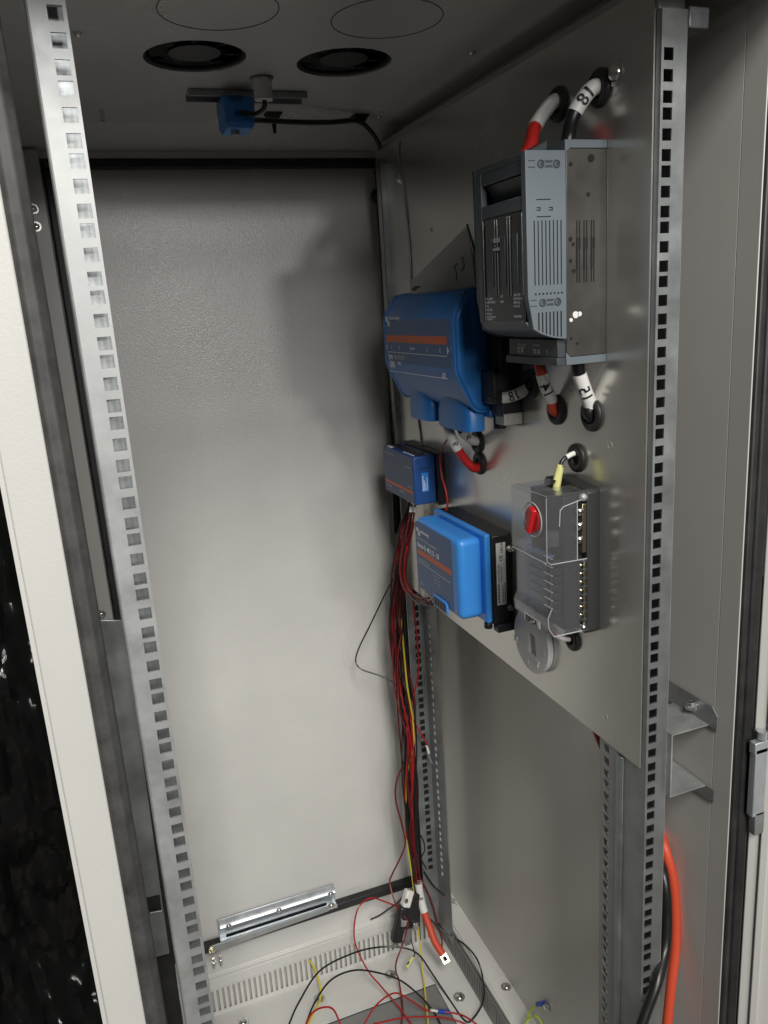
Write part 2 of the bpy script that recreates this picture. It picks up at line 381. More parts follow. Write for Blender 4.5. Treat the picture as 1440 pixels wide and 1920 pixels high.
for p in ((63, 392), (68, 425), (35, 238), (190, 1152), (55, 172), (66, 229)):
    screw('frame_screw', at(*p, 'Y', YD - 0.0085), (0, -1, 0), 0.0055, cab)
screw('frame_screw', at(722, 262, 'Y', YD - 0.0085), (0, -1, 0), 0.004, cab)
# front frame: left lip (bright painted strip), right return, seals
MB().box(-0.0752, -0.0465, -0.015, 0.004, -1.60, 0.12).build('front_lip', M['outer'], cab, bevel=0.0015)
MB().prism([(XR, -0.0125), (0.5318, -0.022), (0.5312, -0.0385), (0.5325, -0.0385), (0.5352, -0.0125)], 'Z', -1.60, 0.12).build('front_return', M['paint_in'], cab, bevel=0.0015)
MB().box(-0.0465, 0.534, -0.075, -0.045, 0.034, 0.12).build('front_lintel', M['paint_in'], cab, bevel=0.0015)
mb = MB(); mb.prism([(-0.0465, -0.012), (-0.0458, -0.0170), (-0.043, -0.0192), (-0.0365, -0.0188), (-0.0335, -0.0155), (-0.0312, -0.0130), (-0.031, 0.004), (-0.0465, 0.004)], 'Z', -1.60, 0.12)
mb.build('door_seal', M['rubber_dusty'], cab, bevel=0.0012)
mb = MB(); mb.prism([(0.5347, -0.030), (0.5325, -0.0392), (0.5345, -0.0415), (0.5405, -0.0405), (0.5420, -0.037), (0.5440, -0.0405), (0.5520, -0.0420), (0.5550, -0.0400), (0.5550, -0.020), (0.5347, -0.020)], 'Z', -1.60, 0.12)
mb.build('door_seal', M['rubber'], cab, bevel=0.0012)
MB().box(-0.0785, -0.0753, -0.012, 0.75, -1.60, 0.12).build('outer_skin', M['outer'], cab)
MB().box(0.5375, 0.5765, -0.018, 0.75, -1.60, 0.12).build('outer_skin', M['outer'], cab)
MB().box(-0.0785, 0.5765, -0.01, 0.75, 0.1205, 0.125).build('roof_skin', M['outer'], cab)
for i, (cx, cy, cr) in enumerate(fans):
    f = thing('exhaust_fan', ('left' if i == 0 else 'right') + ' one of the two black round fans set into the grey cabinet ceiling', 'fan', group='round fans in the ceiling')
    MB().box(cx - 0.06, cx + 0.06, cy - 0.06, cy + 0.06, ZC + 0.014, ZC + 0.016).build('housing', M['hole'], f)
    mb = MB(); mb.torus((cx, cy, ZC + 0.004), (0, 0, 1), 0.0520, 0.0022, 48, 8); mb.build('housing_ring', M['hole'], f, True)
    MB().cyl((cx, cy, ZC + 0.0035), (0, 0, 1), 0.0275, 0.009, 36).build('hub', M['black'], f, True)
    mb = MB()
    for k in range(7):
        a = 2 * math.pi * k / 7; c, s = math.cos(a), math.sin(a); c2, s2 = math.cos(a + .55), math.sin(a + .55)
        mb.loft([[Vector((cx + c * .027, cy + s * .027, ZC + .0045)), Vector((cx + c2 * .027, cy + s2 * .027, ZC + .0105)), Vector((cx + c2 * .027, cy + s2 * .027, ZC + .0115)), Vector((cx + c * .027, cy + s * .027, ZC + .0055))],
                 [Vector((cx + c * .05, cy + s * .05, ZC + .0045)), Vector((cx + c2 * .05, cy + s2 * .05, ZC + .0105)), Vector((cx + c2 * .05, cy + s2 * .05, ZC + .0115)), Vector((cx + c * .05, cy + s * .05, ZC + .0055))]])
    mb.build('blades', M['hole'], f)
# ------------------------------------------------------------------ rear door with seal, buffer and stay
rd = thing('rear_door', 'closed grey steel rear door, orange-peel paint, at the back of the cabinet', 'door')
MB().box(-0.06, 0.50, YD + 0.0125, YD + 0.030, -1.36, 0.07).build('door_panel', M['paint'], rd)
def seal_box(mb, x0, x1, z0, z1): mb.box(x0, x1, YD - 0.004, YD + 0.0115, z0, z1)
mb = MB(); seal_box(mb, -0.032, 0.478, 0.0275, 0.040); seal_box(mb, -0.032, 0.478, -1.333, -1.3155); seal_box(mb, -0.032, -0.019, -1.3155, 0.0275); seal_box(mb, 0.4685, 0.478, -1.3155, 0.0275)
mb.build('door_seal', M['rubber'], rd, bevel=0.003)
MB().dome(at(709, 368, 'Y', YD + 0.0125), (0, -1, 0), 0.0125, 0.009, 28, 7).build('rubber_buffer', M['rubber'], rd, True)
st = thing('door_stay', 'bright zinc slotted door stay with swing arm screwed to the bottom of the rear door', 'door stay')
def st_pt(px, py, y=YD): return at(px, py, 'Y', y)
a, b, c_, d_ = at(408, 1729, 'Y', .702), at(627, 1660, 'Y', .702), at(631, 1693, 'Y', .702), at(415, 1765, 'Y', .702)
zt, zb = (a.z + b.z) / 2, (c_.z + d_.z) / 2; xa, xb = a.x, b.x
mb = MB()
mb.box(xa, xb, YD + 0.006, YD + 0.0078, zb + 0.0015, zt)                         # back plate
mb.prism([(YD + 0.006, zt - .001), (YD - 0.004, zt - 0.004), (YD - 0.008, zt - 0.009), (YD - 0.004, zt - 0.015), (YD + 0.006, zt - 0.0165)], 'X', xa + 0.002, xb - 0.001)
mb.build('slotted_rail', M['zinc'], st, bevel=0.0006)
mb = MB(); mb.box(xa, xb, YD - 0.006, YD + 0.006, zb + 0.001, zb + 0.0035); mb.box(xa, xb, YD - 0.0078, YD - 0.006, zb - 0.001, zb + 0.0065)
mb.build('slot_lip', M['zinc'], st, bevel=0.0005)
MB().box(xa + 0.012, xb - 0.02, YD - 0.0020, YD - 0.0008, zb + 0.0068, zb + 0.0125).build('slot', M['hole'], st)
for t in (0.08, 0.5, 0.95):
    screw('screw', (xa + (xb - xa) * t, YD - 0.008, zt - 0.008), (0, -1, 0), 0.0045, st)
screw('pin', (xb - 0.012, YD - 0.0075, zb + 0.007), (0, -1, 0), 0.006, st)
p0, p1 = at(393, 1781, 'Y', .672), at(617, 1703, 'Y', .688)
dirv = (p1 - p0).normalized(); up = Vector((0, 0, 1)); sd = dirv.cross(Vector((0, 1, 0))).normalized()
mb = MB(); rings = []
for q, wd in ((p0, 0.0062), (p0 + dirv * 0.012, 0.0070), (p1 - dirv * 0.02, 0.0055), (p1, 0.005)):
    rings.append([q + sd * wd + Vector((0, -.0015, 0)), q + sd * wd + Vector((0, .0015, 0)), q - sd * wd + Vector((0, .0015, 0)), q - sd * wd + Vector((0, -.0015, 0))])
mb.loft(rings).build('arm', M['galv'], st, bevel=0.0008)
screw('rivet', p0 + Vector((0.004, -0.002, 0)), (0, -1, 0), 0.0048, st, 'brass')
for px, py in ((400, 1801), (413, 1796)):
    q = at(px, py, 'Y', 0.66); MB().cyl(q + Vector((0, -.004, -.006)), (0, 0, 1), 0.0042, 0.006, 6).cyl(q + Vector((0, -.004, -.012)), (0, 0, 1), 0.0026, 0.02, 12).build('nut', M['screw'], st)
# ------------------------------------------------------------------ 19-inch rails
holes = [hz(n) for n in range(1, 85)]
def rail(name, label, x_h, y_f, zoff, inner, web_y, back, mt, web_holes=False, z1=0.035, wo=0.0175, wi=0.0072, zs=-1.40):
    """inner = side of the flange edge nearest the middle (+1: towards +X)"""
    t = thing(name, label, 'rack rail', group='galvanised rack rails')
    a0, a1 = (x_h - wo, x_h + wi) if inner > 0 else (x_h - wi, x_h + wo)
    mb = MB(); cs = [h + zoff for h in holes if h + zoff > zs + 0.01]
    perforated(mb, 'Y', y_f, 0.0018, a0, a1, x_h, 0.0095, zs, z1, cs)
    mb.build('perforated_flange', mt, t)
    return t, cs, a0, a1
t, cs, a0, a1 = rail('rack_rail', 'front left galvanised rack rail, brightly lit, with square holes', 0.0013, 0.0259, 0.0136, 1, 0.045, True, M['galv'], wo=0.0160, z1=0.10)
MB().prism([(a0 - 0.0022, 0.0285), (a0 - 0.0012, 0.0264), (a0, 0.0259), (a0, 0.0277), (a0 - 0.0004, 0.030), (a0 - 0.0004, 0.062), (a0 - 0.0022, 0.062)], 'Z', -1.40, 0.10).build('side_web', M['galv'], t)
MB().box(a0 + 0.001, a1 - 0.001, 0.048, 0.0495, -1.40, 0.018).build('rear_flange', M['galv_dark'], t)
t, cs, a0, a1 = rail('rack_rail', 'front right galvanised rack rail beside the mounting plate', 0.4651, 0.0, 0, -1, 0.07, True, M['galv_dark'], z1=0.0265)
mb = MB(); mb.prism([(a1, 0.0), (a1 + 0.0012, 0.0006), (a1 + 0.0018, 0.002), (a1 + 0.0018, 0.048), (a1, 0.048), (a1, 0.0018)], 'Z', -1.40, 0.0265); mb.build('outer_lip', M['galv'], t)
mb = MB(); perforated(mb, 'X', 0.4580, 0.0016, 0.0018, 0.078, 0.066, 0.0095, -1.40, 0.0265, cs); mb.build('side_web', M['galv_dark'], t)
MB().prism([(0.4578, 0.0475), (0.4550, 0.0445), (0.4550, 0.0385), (0.4578, 0.0355)], 'Z', -1.40, -0.668).build('pressed_rib', M['galv_dark'], t, bevel=0.0008)
mb = MB(); perforated(mb, 'Y', 0.076, 0.0016, 0.4596, 0.483, 0.4715, 0.0095, -1.40, 0.0265, cs); mb.build('rear_flange', M['galv_dark'], t)
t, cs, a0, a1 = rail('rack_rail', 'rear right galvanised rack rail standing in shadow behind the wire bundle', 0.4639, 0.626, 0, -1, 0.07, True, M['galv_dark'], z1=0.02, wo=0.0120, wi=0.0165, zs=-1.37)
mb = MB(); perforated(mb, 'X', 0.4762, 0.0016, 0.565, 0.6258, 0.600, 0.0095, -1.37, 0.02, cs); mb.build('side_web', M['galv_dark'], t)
MB().box(0.447, 0.474, 0.6285, 0.6290, -1.37, 0.02).build('shade_sheet', M['hole'], t)  # added black sheet, paints the dark seen through the rail holes
# rail brackets on the right wall
def u_bracket(name, label, z_t, z_b, y0, y1, xw=XR - 0.0008, xi=0.4840):
    t = thing(name, label, 'bracket', group='rail brackets on the right wall')
    mb = MB()
    mb.box(xi, xw - 0.0016, y0, y1, z_t - 0.0016, z_t); mb.box(xi, xw - 0.0016, y0, y1, z_b, z_b + 0.0016); mb.box(xi, xi + 0.0016, y0, y1, z_b + 0.0016, z_t - 0.0016)
    mb.build('channel', M['galv'], t)
    mb = MB(); mb.prism([(y0 - 0.012, z_t + 0.022 - .008), (y0 - .004, z_t + 0.022), (y1 + 0.02, z_t + 0.022), (y1 + 0.02, z_t - 0.0016), (y0 - 0.012, z_t - 0.0016)], 'X', xw - 0.0016, xw)
    mb.build('wall_flange', M['galv_dark'], t); mb = MB()
    mb.prism([(y0 - 0.012, z_b - 0.012), (y1 + 0.02, z_b - 0.022), (y1 + 0.02, z_b + 0.0016), (y0 - 0.012, z_b + 0.0016)], 'X', xw - 0.0016, xw)
    mb.build('wall_flange', M['galv_dark'], t)
    q = Vector((xw - 0.0016, y0 + 0.021, z_t + 0.011))
    MB().cyl(q, (-1, 0, 0), 0.0062, 0.0012, 20).cyl(q + Vector((-.0012, 0, 0)), (-1, 0, 0), 0.0048, 0.0045, 6).cyl(q + Vector((-.005, 0, 0)), (-1, 0, 0), 0.0026, 0.0045, 12).build('nut', M['screw'], t)
    return t
u_bracket('rail_bracket', 'galvanised channel bracket bolted to the right wall beside the front rail', -0.6255, -0.6980, -0.006, 0.045)
t = thing('rail_bracket', 'small dark galvanised bracket at the very top of the front right rail', 'bracket', group='rail brackets on the right wall')
MB().box(0.4835, 0.5035, -0.0015, 0.030, 0.0132, 0.0290).build('channel', M['galv_dark'], t, bevel=0.0008)
MB().box(0.4570, 0.4834, 0.0035, 0.03, 0.0268, 0.045).build('cross_bar', M['galv_dark'], t, bevel=0.0008)
# left side galvanised support sheet, cut out at the bottom
t = thing('support_sheet', 'dull galvanised support sheet with a rectangular notch, behind the left door seal', 'support sheet')
def q3(px, py, y=0.085): v = at(px, py, 'Y', y); return (v.x, v.z)
MB().prism([q3(178, 1163), q3(232, 1163), q3(301, 1668), q3(318, 1788), q3(287, 1796), q3(280, 1712), q3(303, 1708), q3(299, 1678), q3(272, 1684)], 'Y', 0.085, 0.087).build('sheet', M['galv_dark'], t, bevel=0.0005)
MB().prism([q3(255, 1640, .095), q3(305, 1640, .095), q3(345, 1935, .095), q3(300, 1935, .095)], 'Y', 0.095, 0.0965).build('rubber_flap', M['rubber'], t)
# ------------------------------------------------------------------ mounting plate
XP = 0.4575
gr = [('g', 0.1477, -0.0095, .0165), ('g', 0.0799, -0.0118, .0165), ('g', 0.2080, -0.2850, .0165), ('g', 0.1553, -0.3096, .0165), ('g', 0.0905, -0.3085, .0170), ('g', 0.1172, -0.3566, .0155), ('g', 0.3473, -0.3705, .0155), ('g', 0.3432, -0.3986, .0155), ('g', 0.1264, -0.5669, .0135)]
mp = thing('mounting_plate', 'large reflective zinc mounting plate carrying the electrical devices on the right side', 'mounting plate')
pz0, pz1, py0, py1 = -0.6632, 0.0465, 0.0072, 0.668
MB().box(XP - 0.0016, XP, py0, py1, pz0, pz1).build('sheet', M['plate'], mp)
XF = XP - 0.0016                                                                 # visible face
for g in gr:
    c = Vector((XF, g[1], g[2])); r = g[3]
    o = MB().torus(c + Vector((-.0015, 0, 0)), (1, 0, 0), r - 0.0045, 0.0045, 36, 10, 0.75).build('grommet', M['rubber'], mp, True)
    MB().cyl(c + Vector((-.0010, 0, 0)), (-1, 0, 0), r - 0.0060, 0.0006, 28).build('membrane', M['hole'], o)
for y, z, r in ((0.065, -0.634, .0034), (0.061, -0.3355, .0034), (0.465, -0.092, .0028), (0.2870, -0.030, .0022), (0.43, 0.012, .0016)):
    MB().cyl((XF - 0.0002, y, z), (1, 0, 0), r, 0.0003, 20).torus((XF - 0.0002, y, z), (1, 0, 0), r, 0.0003, 20, 6).build('drilled_hole', M['offwhite'], mp)
screw('screw', (XF, 0.0573, -0.0055), (-1, 0, 0), 0.0085, mp); screw('screw', (XF, 0.571, -0.0097), (-1, 0, 0), 0.0065, mp)
# ------------------------------------------------------------------ fuse switch disconnector
fs = thing('fuse_switch', 'blue-grey fuse switch disconnector with smoked window, upper right on the mounting plate', 'fuse switch')
Y0 = 0.068
mb = MB(); mb.prism([(0.4125, -0.0660), (0.4150, -0.0642), (XF - .0002, -0.0642), (XF - .0002, -0.2470), (0.4140, -0.2470), (0.4118, -0.2445)], 'Y', Y0 + 0.0006, Y0 + 0.098)
mb.build('housing', M['brownmetal'], fs, bevel=0.0006)
mb = MB()
for (a, b, c, d) in ((0.1665 - .03, .003, 0, 0),): pass
# dark slots and cast marks in the tarnished side
mb = MB()
for i, x in enumerate((0.4228, 0.4256, 0.4305, 0.4333, 0.4385, 0.4412)):
    mb.box(x, x + 0.0011, Y0 + 0.0002, Y0 + 0.0008, -0.1795, -0.1250)
    mb.box(x - .0004, x + 0.0016, Y0 + 0.0001, Y0 + 0.0009, -0.1500 if i % 2 else -0.1680, -0.1400)
mb.build('side_slots', M['hole'], fs)
for x, z, r in ((0.4170, -0.0775, .0018), (0.4385, -0.0725, .0034), (0.4355, -0.1030, .0018), (0.4165, -0.1410, .002), (0.4195, -0.1455, .0016), (0.4165, -0.1600, .0016), (0.4200, -0.1690, .0018), (0.4235, -0.2350, .0013), (0.4170, -0.2300, .0013)):
    MB().cyl((x, Y0 + 0.0004, z), (0, -1, 0), r, 0.0004, 16).build('side_hole', M['hole'], fs)
MB().cyl((0.4215, Y0 + .0004, -0.2085), (0, -1, 0), .0032, .0006, 16).cyl((0.4260, Y0 + .0004, -0.2080), (0, -1, 0), .0022, .0006, 16).cyl((0.4165, Y0 + .0004, -0.2130), (0, -1, 0), .0018, .0006, 16).build('rivet', M['sleeve'], fs)
mb = MB(); mb.prism([(0.4112, -0.0570), (XF - .0002, -0.0570), (XF - .0002, -0.0641), (0.4165, -0.0641), (0.4140, -0.0662), (0.4112, -0.0675)], 'Y', Y0, Y0 + 0.099); mb.build('top_cap', M['gplastic_light'], fs, bevel=0.0005)
mb = MB(); mb.prism([(0.4112, -0.2430), (0.4140, -0.2455), (0.4165, -0.2472), (XF - .0002, -0.2472), (XF - .0002, -0.2545), (0.4112, -0.2545)], 'Y', Y0, Y0 + 0.099); mb.build('bottom_cap', M['gplastic_light'], fs, bevel=0.0005)
# switch cover
prof = [(0.3693, -0.0662), (0.4106, -0.0662), (0.4106, -0.2300), (0.402, -0.2290), (0.392, -0.2268), (0.383, -0.2235), (0.3752, -0.2190), (0.3700, -0.1900)]
mb = MB(); mb.prism(prof, 'Y', Y0 - 0.002, Y0 + 0.006); mb.build('cover_side', M['gplastic_light'], fs, bevel=0.0006)
mb = MB(); mb.prism(prof, 'Y', Y0 + 0.094, Y0 + 0.100); mb.build('cover_side', M['gplastic_dark'], fs, bevel=0.0006)
mb = MB()
mb.prism([(0.3700, -0.0665), (0.4100, -0.0665), (0.4100, -0.0720), (0.3700, -0.0720)], 'Y', Y0 + .006, Y0 + .094)       # top
mb.prism([(0.3705, -0.0720), (0.3745, -0.0720), (0.3745, -0.0835), (0.3705, -0.0835)], 'Y', Y0 + .006, Y0 + .094)
mb.prism([(0.3702, -0.1020), (0.3760, -0.1075), (0.3760, -0.1140), (0.3700, -0.1140)], 'Y', Y0 + .006, Y0 + .094)
mb.prism([(0.3712, -0.2120), (0.4090, -0.2160), (0.4090, -0.2290), (0.402, -0.2280), (0.392, -0.2258), (0.383, -0.2225), (0.3755, -0.2185)], 'Y', Y0 + .006, Y0 + .094)
mb.box(0.3698, 0.3760, Y0 + .083, Y0 + .094, -0.2120, -0.0720)
mb.build('cover_front', M['gplastic'], fs, bevel=0.0008)
MB().box(0.4000, 0.4060, Y0 + .006, Y0 + .094, -0.2160, -0.0720).build('cover_back', M['hole'], fs)
MB().prism([(0.3745, -0.0835), (0.392, -0.0850), (0.392, -0.1060), (0.3760, -0.1075), (0.3850, -0.1010)], 'Y', Y0 + .0065, Y0 + .083).build('grip', M['gplastic_dark'], fs, bevel=0.001)
wn = MB().box(0.3704, 0.3725, Y0 + .0062, Y0 + .0828, -0.2118, -0.1142).build('window', M['window'], fs, bevel=0.0008)
mb = MB()
for y in (0.0735, 0.0960, 0.1005, 0.1200, 0.1245, 0.1480):
    mb.box(0.3690, 0.3704, y, y + 0.0016, -0.1880, -0.1165)
mb.box(0.3688, 0.3704, Y0 + .008, Y0 + .0815, -0.2125, -0.2108); mb.box(0.3688, 0.3704, Y0 + .0800, Y0 + .0815, -0.2108, -0.1165)
mb.build('window_ribs', M['win_rib'], wn, bevel=0.0004)
mb = MB()
for y in (0.0830, 0.1060, 0.1310): mb.box(0.3694, 0.3704, y, y + 0.010, -0.1780, -0.1330)
mb.build('fuse_carrier', M['gplastic_dark'], wn, bevel=0.001)
place_text('lettering', [('rect', -0.1275, -0.1378, -0.1150, -0.1335), ('rect', -0.1275, -0.1450, -0.1150, -0.1425)], M['grey_print'], wn, (0.3689, 0, 0), **FX)
its = []
for i, t_ in enumerate(('3 x 160A', '690V NH000', 'Ue', 'AC-22B', '1-3 sec.')): its.append((t_, -0.1470, -0.1900 - i * .0036, 0.0034))
for i, t_ in enumerate(('Notes:', 'Read instructions', 'EN 60947-3')): its.append((t_, -0.1470, -0.2045 - i * .0026, 0.0026))
for i, t_ in enumerate(('160 A NH000', '160 A NH00', '100 A gG', '63 A aM')): its.append((t_, -0.0930, -0.1880 - i * .0034, 0.0032))
its += [('AC', -0.118, -0.1885, .0036), ('50/60', -0.119, -0.1935, .003), ('SENTRON', -0.0925, -0.2075, 0.0030)]
place_text('lettering', its, M['grey_print'], wn, (0.3701, 0, 0), **FX)
# vents and latch marks in the cover side
mb = MB()
YS = Y0 - 0.0022
for i in range(8): mb.box(0.3768 + i * .00395, 0.3779 + i * .00395, YS, YS + .0004, -0.1800, -0.1245)
for i in range(7): mb.box(0.3800 + i * .00395, 0.3814 + i * .00395, YS, YS + .0004, (-0.2200, -0.2220, -0.2237, -0.2250, -0.2260, -0.2268, -0.2272)[i], -0.2040)
for i in range(8): mb.box(0.3770 + i * .00395, 0.3787 + i * .00395, YS, YS + .0004, -0.1885, -0.1868)
mb.box(0.3800, 0.3945, YS, YS + .0004, -0.1072, -0.1064); mb.box(0.3800, 0.3945, YS, YS + .0004, -0.1216, -0.1208)
for x in (0.3800, 0.3925): mb.box(x, x + .004, YS, YS + .0004, -0.1140, -0.1132); mb.box(x, x + .004, YS, YS + .0004, -0.1162, -0.1154); mb.box(x + .003, x + .004, YS, YS + .0004, -0.1154, -0.1140)
mb.build('vent_slots', M['hole'], fs)
for z in (-0.0775, -0.1955):
    mb = MB()
    for x in (0.3850, 0.4010): mb.torus((x, YS, z), (0, 1, 0), 0.0030, 0.0007, 24, 6)
    mb.prism([(0.3885, z + .0030), (0.3975, z + .0030), (0.3960, z + .0008), (0.3900, z + .0008)], 'Y', YS, YS + .0004)
    mb.prism([(0.3885, z - .0030), (0.3975, z - .0030), (0.3960, z - .0008), (0.3900, z - .0008)], 'Y', YS, YS + .0004)
    mb.box(0.3722, 0.3790, YS, YS + .0004, z + .0022, z + .0031); mb.box(0.3722, 0.3790, YS, YS + .0004, z - .0031, z - .0022)
    for x in (0.3850, 0.4010): mb.cyl((x + .0006, YS + .0003, z), (0, -1, 0), .0018, .0004, 16)
    mb.build('latch_mark', M['gplastic_dark'], fs)
mb = MB(); mb.box(0.4035, XF - .0004, Y0 + .003, Y0 + .095, -0.2470, -0.2300); mb.build('terminal_cover', M['gplastic_dark'], fs, bevel=0.0006)
MB().box(0.4015, 0.4110, Y0 + .001, Y0 + .099, -0.2545, -0.2472).build('terminal_lip', M['gplastic_dark'], fs, bevel=0.0006)
place_text('lettering', [('CE ER', -0.1460, -0.2440, 0.0062, 'LEFT', .8), ('UL US', -0.1150, -0.2440, 0.0062, 'LEFT', .8), ('3NP1133-1CA20', -0.1460, -0.2368, 0.0026), ('160A AC 690V', -0.1460, -0.2395, 0.0024), ('IEC 60947-3', -0.1150, -0.2368, .0024), ('!', -0.0900, -0.2440, 0.0062)], M['white_print'], fs, (0.4033, 0, 0), **FX)
mb = MB(); mb.prism([(0.382, -0.066), (0.4112, -0.0662), (0.4112, -0.052)], 'Y', 0.098, 0.128); mb.build('terminal_shroud', M['gplastic_dark'], fs)
# ------------------------------------------------------------------ blue distribution box
lx = thing('power_distributor', 'large blue power distribution box with orange stripe, left of the fuse switch', 'distribution box')
prof = [(0.4290, -0.1745), (0.4120, -0.1765), (0.4050, -0.1790), (0.3905, -0.2010), (0.3882, -0.2080), (0.3882, -0.2660), (0.3900, -0.2740), (0.4080, -0.3120), (0.4150, -0.3180), (0.4290, -0.3200)]
def inset(prof, k, cx=0.4295, cz=-0.247): return [(cx + (x - cx) * k, cz + (z - cz) * k) for x, z in prof]
mb = MB(); mb.loft([[Vector((x, y, z)) for x, z in inset(prof, k)] for y, k in ((0.2600, .93), (0.2625, .975), (0.2675, 1.0), (0.4920, 1.0), (0.4985, .98), (0.5020, .93))])
cv = mb.build('cover', M['blue'], lx, bevel=0.0012, seg=2)
mb = MB(); mb.loft([[Vector((x, y, z)) for x, z in inset(prof, k)] for y, k in ((0.2640, 1.012), (0.2668, 1.022), (0.2696, 1.012))]); mb.build('cover_ridge', M['blue'], cv, bevel=.0006)
mb = MB(); mb.loft([[Vector((x, y, z)) for x, z in inset(prof, k)] for y, k in ((0.4900, 1.012), (0.4925, 1.022), (0.4950, 1.012))]); mb.build('cover_ridge', M['blue'], cv, bevel=.0006)
MB().box(0.4272, 0.4335, 0.2560, 0.5060, -0.3262, -0.3170).build('cover_lip', M['blue'], lx, bevel=0.0015)
MB().prism([(0.3879, -0.2080), (0.3881, -0.2080), (0.3881, -0.2660), (0.3879, -0.2660)], 'Y', 0.2760, 0.4880).build('front_label', M['navy'], cv)
for yc, rz, zb_ in ((0.4230, 0.0370, -0.3430), (0.3180, 0.0460, -0.3440)):        # cable spouts
    mb = MB(); rings = []
    for z, k, xc in ((-0.2960, .50, .4060), (-0.3050, .80, .4040), (-0.3140, .94, .4025), (-0.3240, 1.0, .4020), (zb_, 1.0, .4020)):
        ring = []
        for i in range(20):
            a = math.pi * i / 19; ring.append(Vector((xc + 0.016 - (math.sin(a) ** 0.4) * 0.016, yc + math.cos(a) * rz * k, z)))
        ring += [Vector((0.4285, yc - rz * k, z)), Vector((0.4285, yc + rz * k, z))]; rings.append(ring)
    mb.loft(rings).build('cable_spout', M['blue'], cv, bevel=0.0012)
MB().box(0.4292, XF - .0003, 0.2300, 0.5100, -0.3230, -0.1770).build('base', M['black'], lx, bevel=0.002)
MB().box(0.4310, XF - .0004, 0.2280, 0.2500, -0.3330, -0.3195).build('foot', M['offwhite'], lx, bevel=0.001)
MB().cyl((0.4400, 0.2560, -0.3235), (0, 0, -1), 0.0075, 0.016).build('stud_cap', M['black'], lx, True)
MB().cyl((0.3879, 0.2660 + .008, -0.2440), (-1, 0, 0), 0.0042, 0.0008, 20).build('cover_screw', M['blue'], cv, True)
E = 0.3877
fr = place_text('stripe', [('rect', -0.4860, -0.2380, -0.2840, -0.2285)], M['orange'], cv, (E, 0, 0), **FX)
its = [('victron energy', -0.4700, -0.2075, 0.0072, 'LEFT', .9), ('lynx', -0.4805, -0.2650 + .004, 0.0110, 'LEFT', .85), ('1000', -0.4800, -0.2730, 0.0130, 'LEFT', .85), ('VDC', -0.4470, -0.2680, 0.0058), ('CE', -0.3010, -0.2835 + .006, 0.0080),
       ('rect', -0.4840, -0.2520, -0.2850, -0.2513), ('rect', -0.4820, -0.2785, -0.2850, -0.2778),
       ('poly', [(-0.4870, -0.2450), (-0.4830, -0.2490), (-0.4830, -0.2410)]), ('poly', [(-0.2790, -0.2450), (-0.2840, -0.2500), (-0.2840, -0.2400)]), ('power', -0.3950, -0.2460, 0.0042), ('ON', -0.476, -.2795, .003)]
for a, b in ((0, 0), (.006, -.006)):
    its.append(('poly', [(-0.4840 + a, -0.2030 + b), (-0.4755 + a, -0.2040 + b), (-0.4760 + a, -0.2110 + b), (-0.4835 + a, -0.2100 + b)]))
place_text('lettering', its, M['white_print'], cv, (E, 0, 0), **FX)
its = [('distributor', -0.4610, -0.2610, 0.0110, 'LEFT', .85)] + [('poly', [(u, -.2480), (u + .003, -.2480), (u + .003, -.2425), (u, -.2425)]) for u in (-.470, -.440, -.400, -.345, -.306)]
place_text('lettering', its, M['grey_print'], cv, (E, 0, 0), **FX)
# ------------------------------------------------------------------ small blue controller
sm = thing('battery_controller', 'small dark blue controller box left of the red cables, below the large blue box', 'controller')
MB().box(0.4095, 0.4440, 0.4650, 0.5900, -0.4765, -0.4040).build('case', M['blue_dark'], sm, bevel=0.0022)
MB().box(0.4442, XF - .0003, 0.4590, 0.5950, -0.4800, -0.4010).build('base', M['black'], sm, bevel=0.0015)
MB().box(0.4088, 0.4095, 0.4675, 0.5875, -0.4745, -0.4060).build('front_label', M['navy_dark'], sm)
mb = MB()
for i in range(8): mb.box(0.4190, 0.4300, 0.4720 + i * .0135, 0.4820 + i * .0135, -0.4040, -0.4018)
mb.build('connector_row', M['black'], sm)
mb = MB()
for i in range(5): mb.box(0.4140, 0.4162, 0.4760 + i * .009, 0.4800 + i * .009, -0.4040, -0.4032)
mb.box(0.4120, 0.4180, 0.5650, 0.5800, -0.4040, -0.4030); mb.build('terminal_marks', M['sleeve'], sm)
place_text('stripe', [('rect', -0.5830, -0.4600, -0.4690, -0.4560)], M['orange'], sm, (0.4086, 0, 0), **FX)
place_text('lettering', [('victron energy', -0.4980, -0.4230, 0.0042), ('BAT+ RELAY CAN VE.Bus', -0.5800, -0.4130, 0.0036), ('GX 12V', -0.4900, -0.4530, 0.0052), ('VE.Direct USB', -0.5800, -0.4545 - .011, .0036), ('HDMI GND', -0.5250, -0.4655, .0036)], M['grey_print'], sm, (0.4086, 0, 0), **FX)
st2 = MB().box(0.4210, 0.4320, 0.4640, 0.4650, -0.4570, -0.4290).build('sticker', M['blue_bright'], sm)
place_text('lettering', [('rect', 0.4224, -0.4555, 0.4236, -0.4330), ('rect', 0.4246, -0.4555, 0.4256, -0.4400), ('rect', 0.4266, -0.4555, 0.4274, -0.4440), ('rect', 0.4290, -0.4550, 0.4298, -0.4350)], M['white_print'], st2, (0, 0.4638, 0), **FY)
MB().box(0.4180, 0.4440, 0.4640, 0.4650, -0.4230, -0.4215).build('seam', M['navy_dark'], sm)
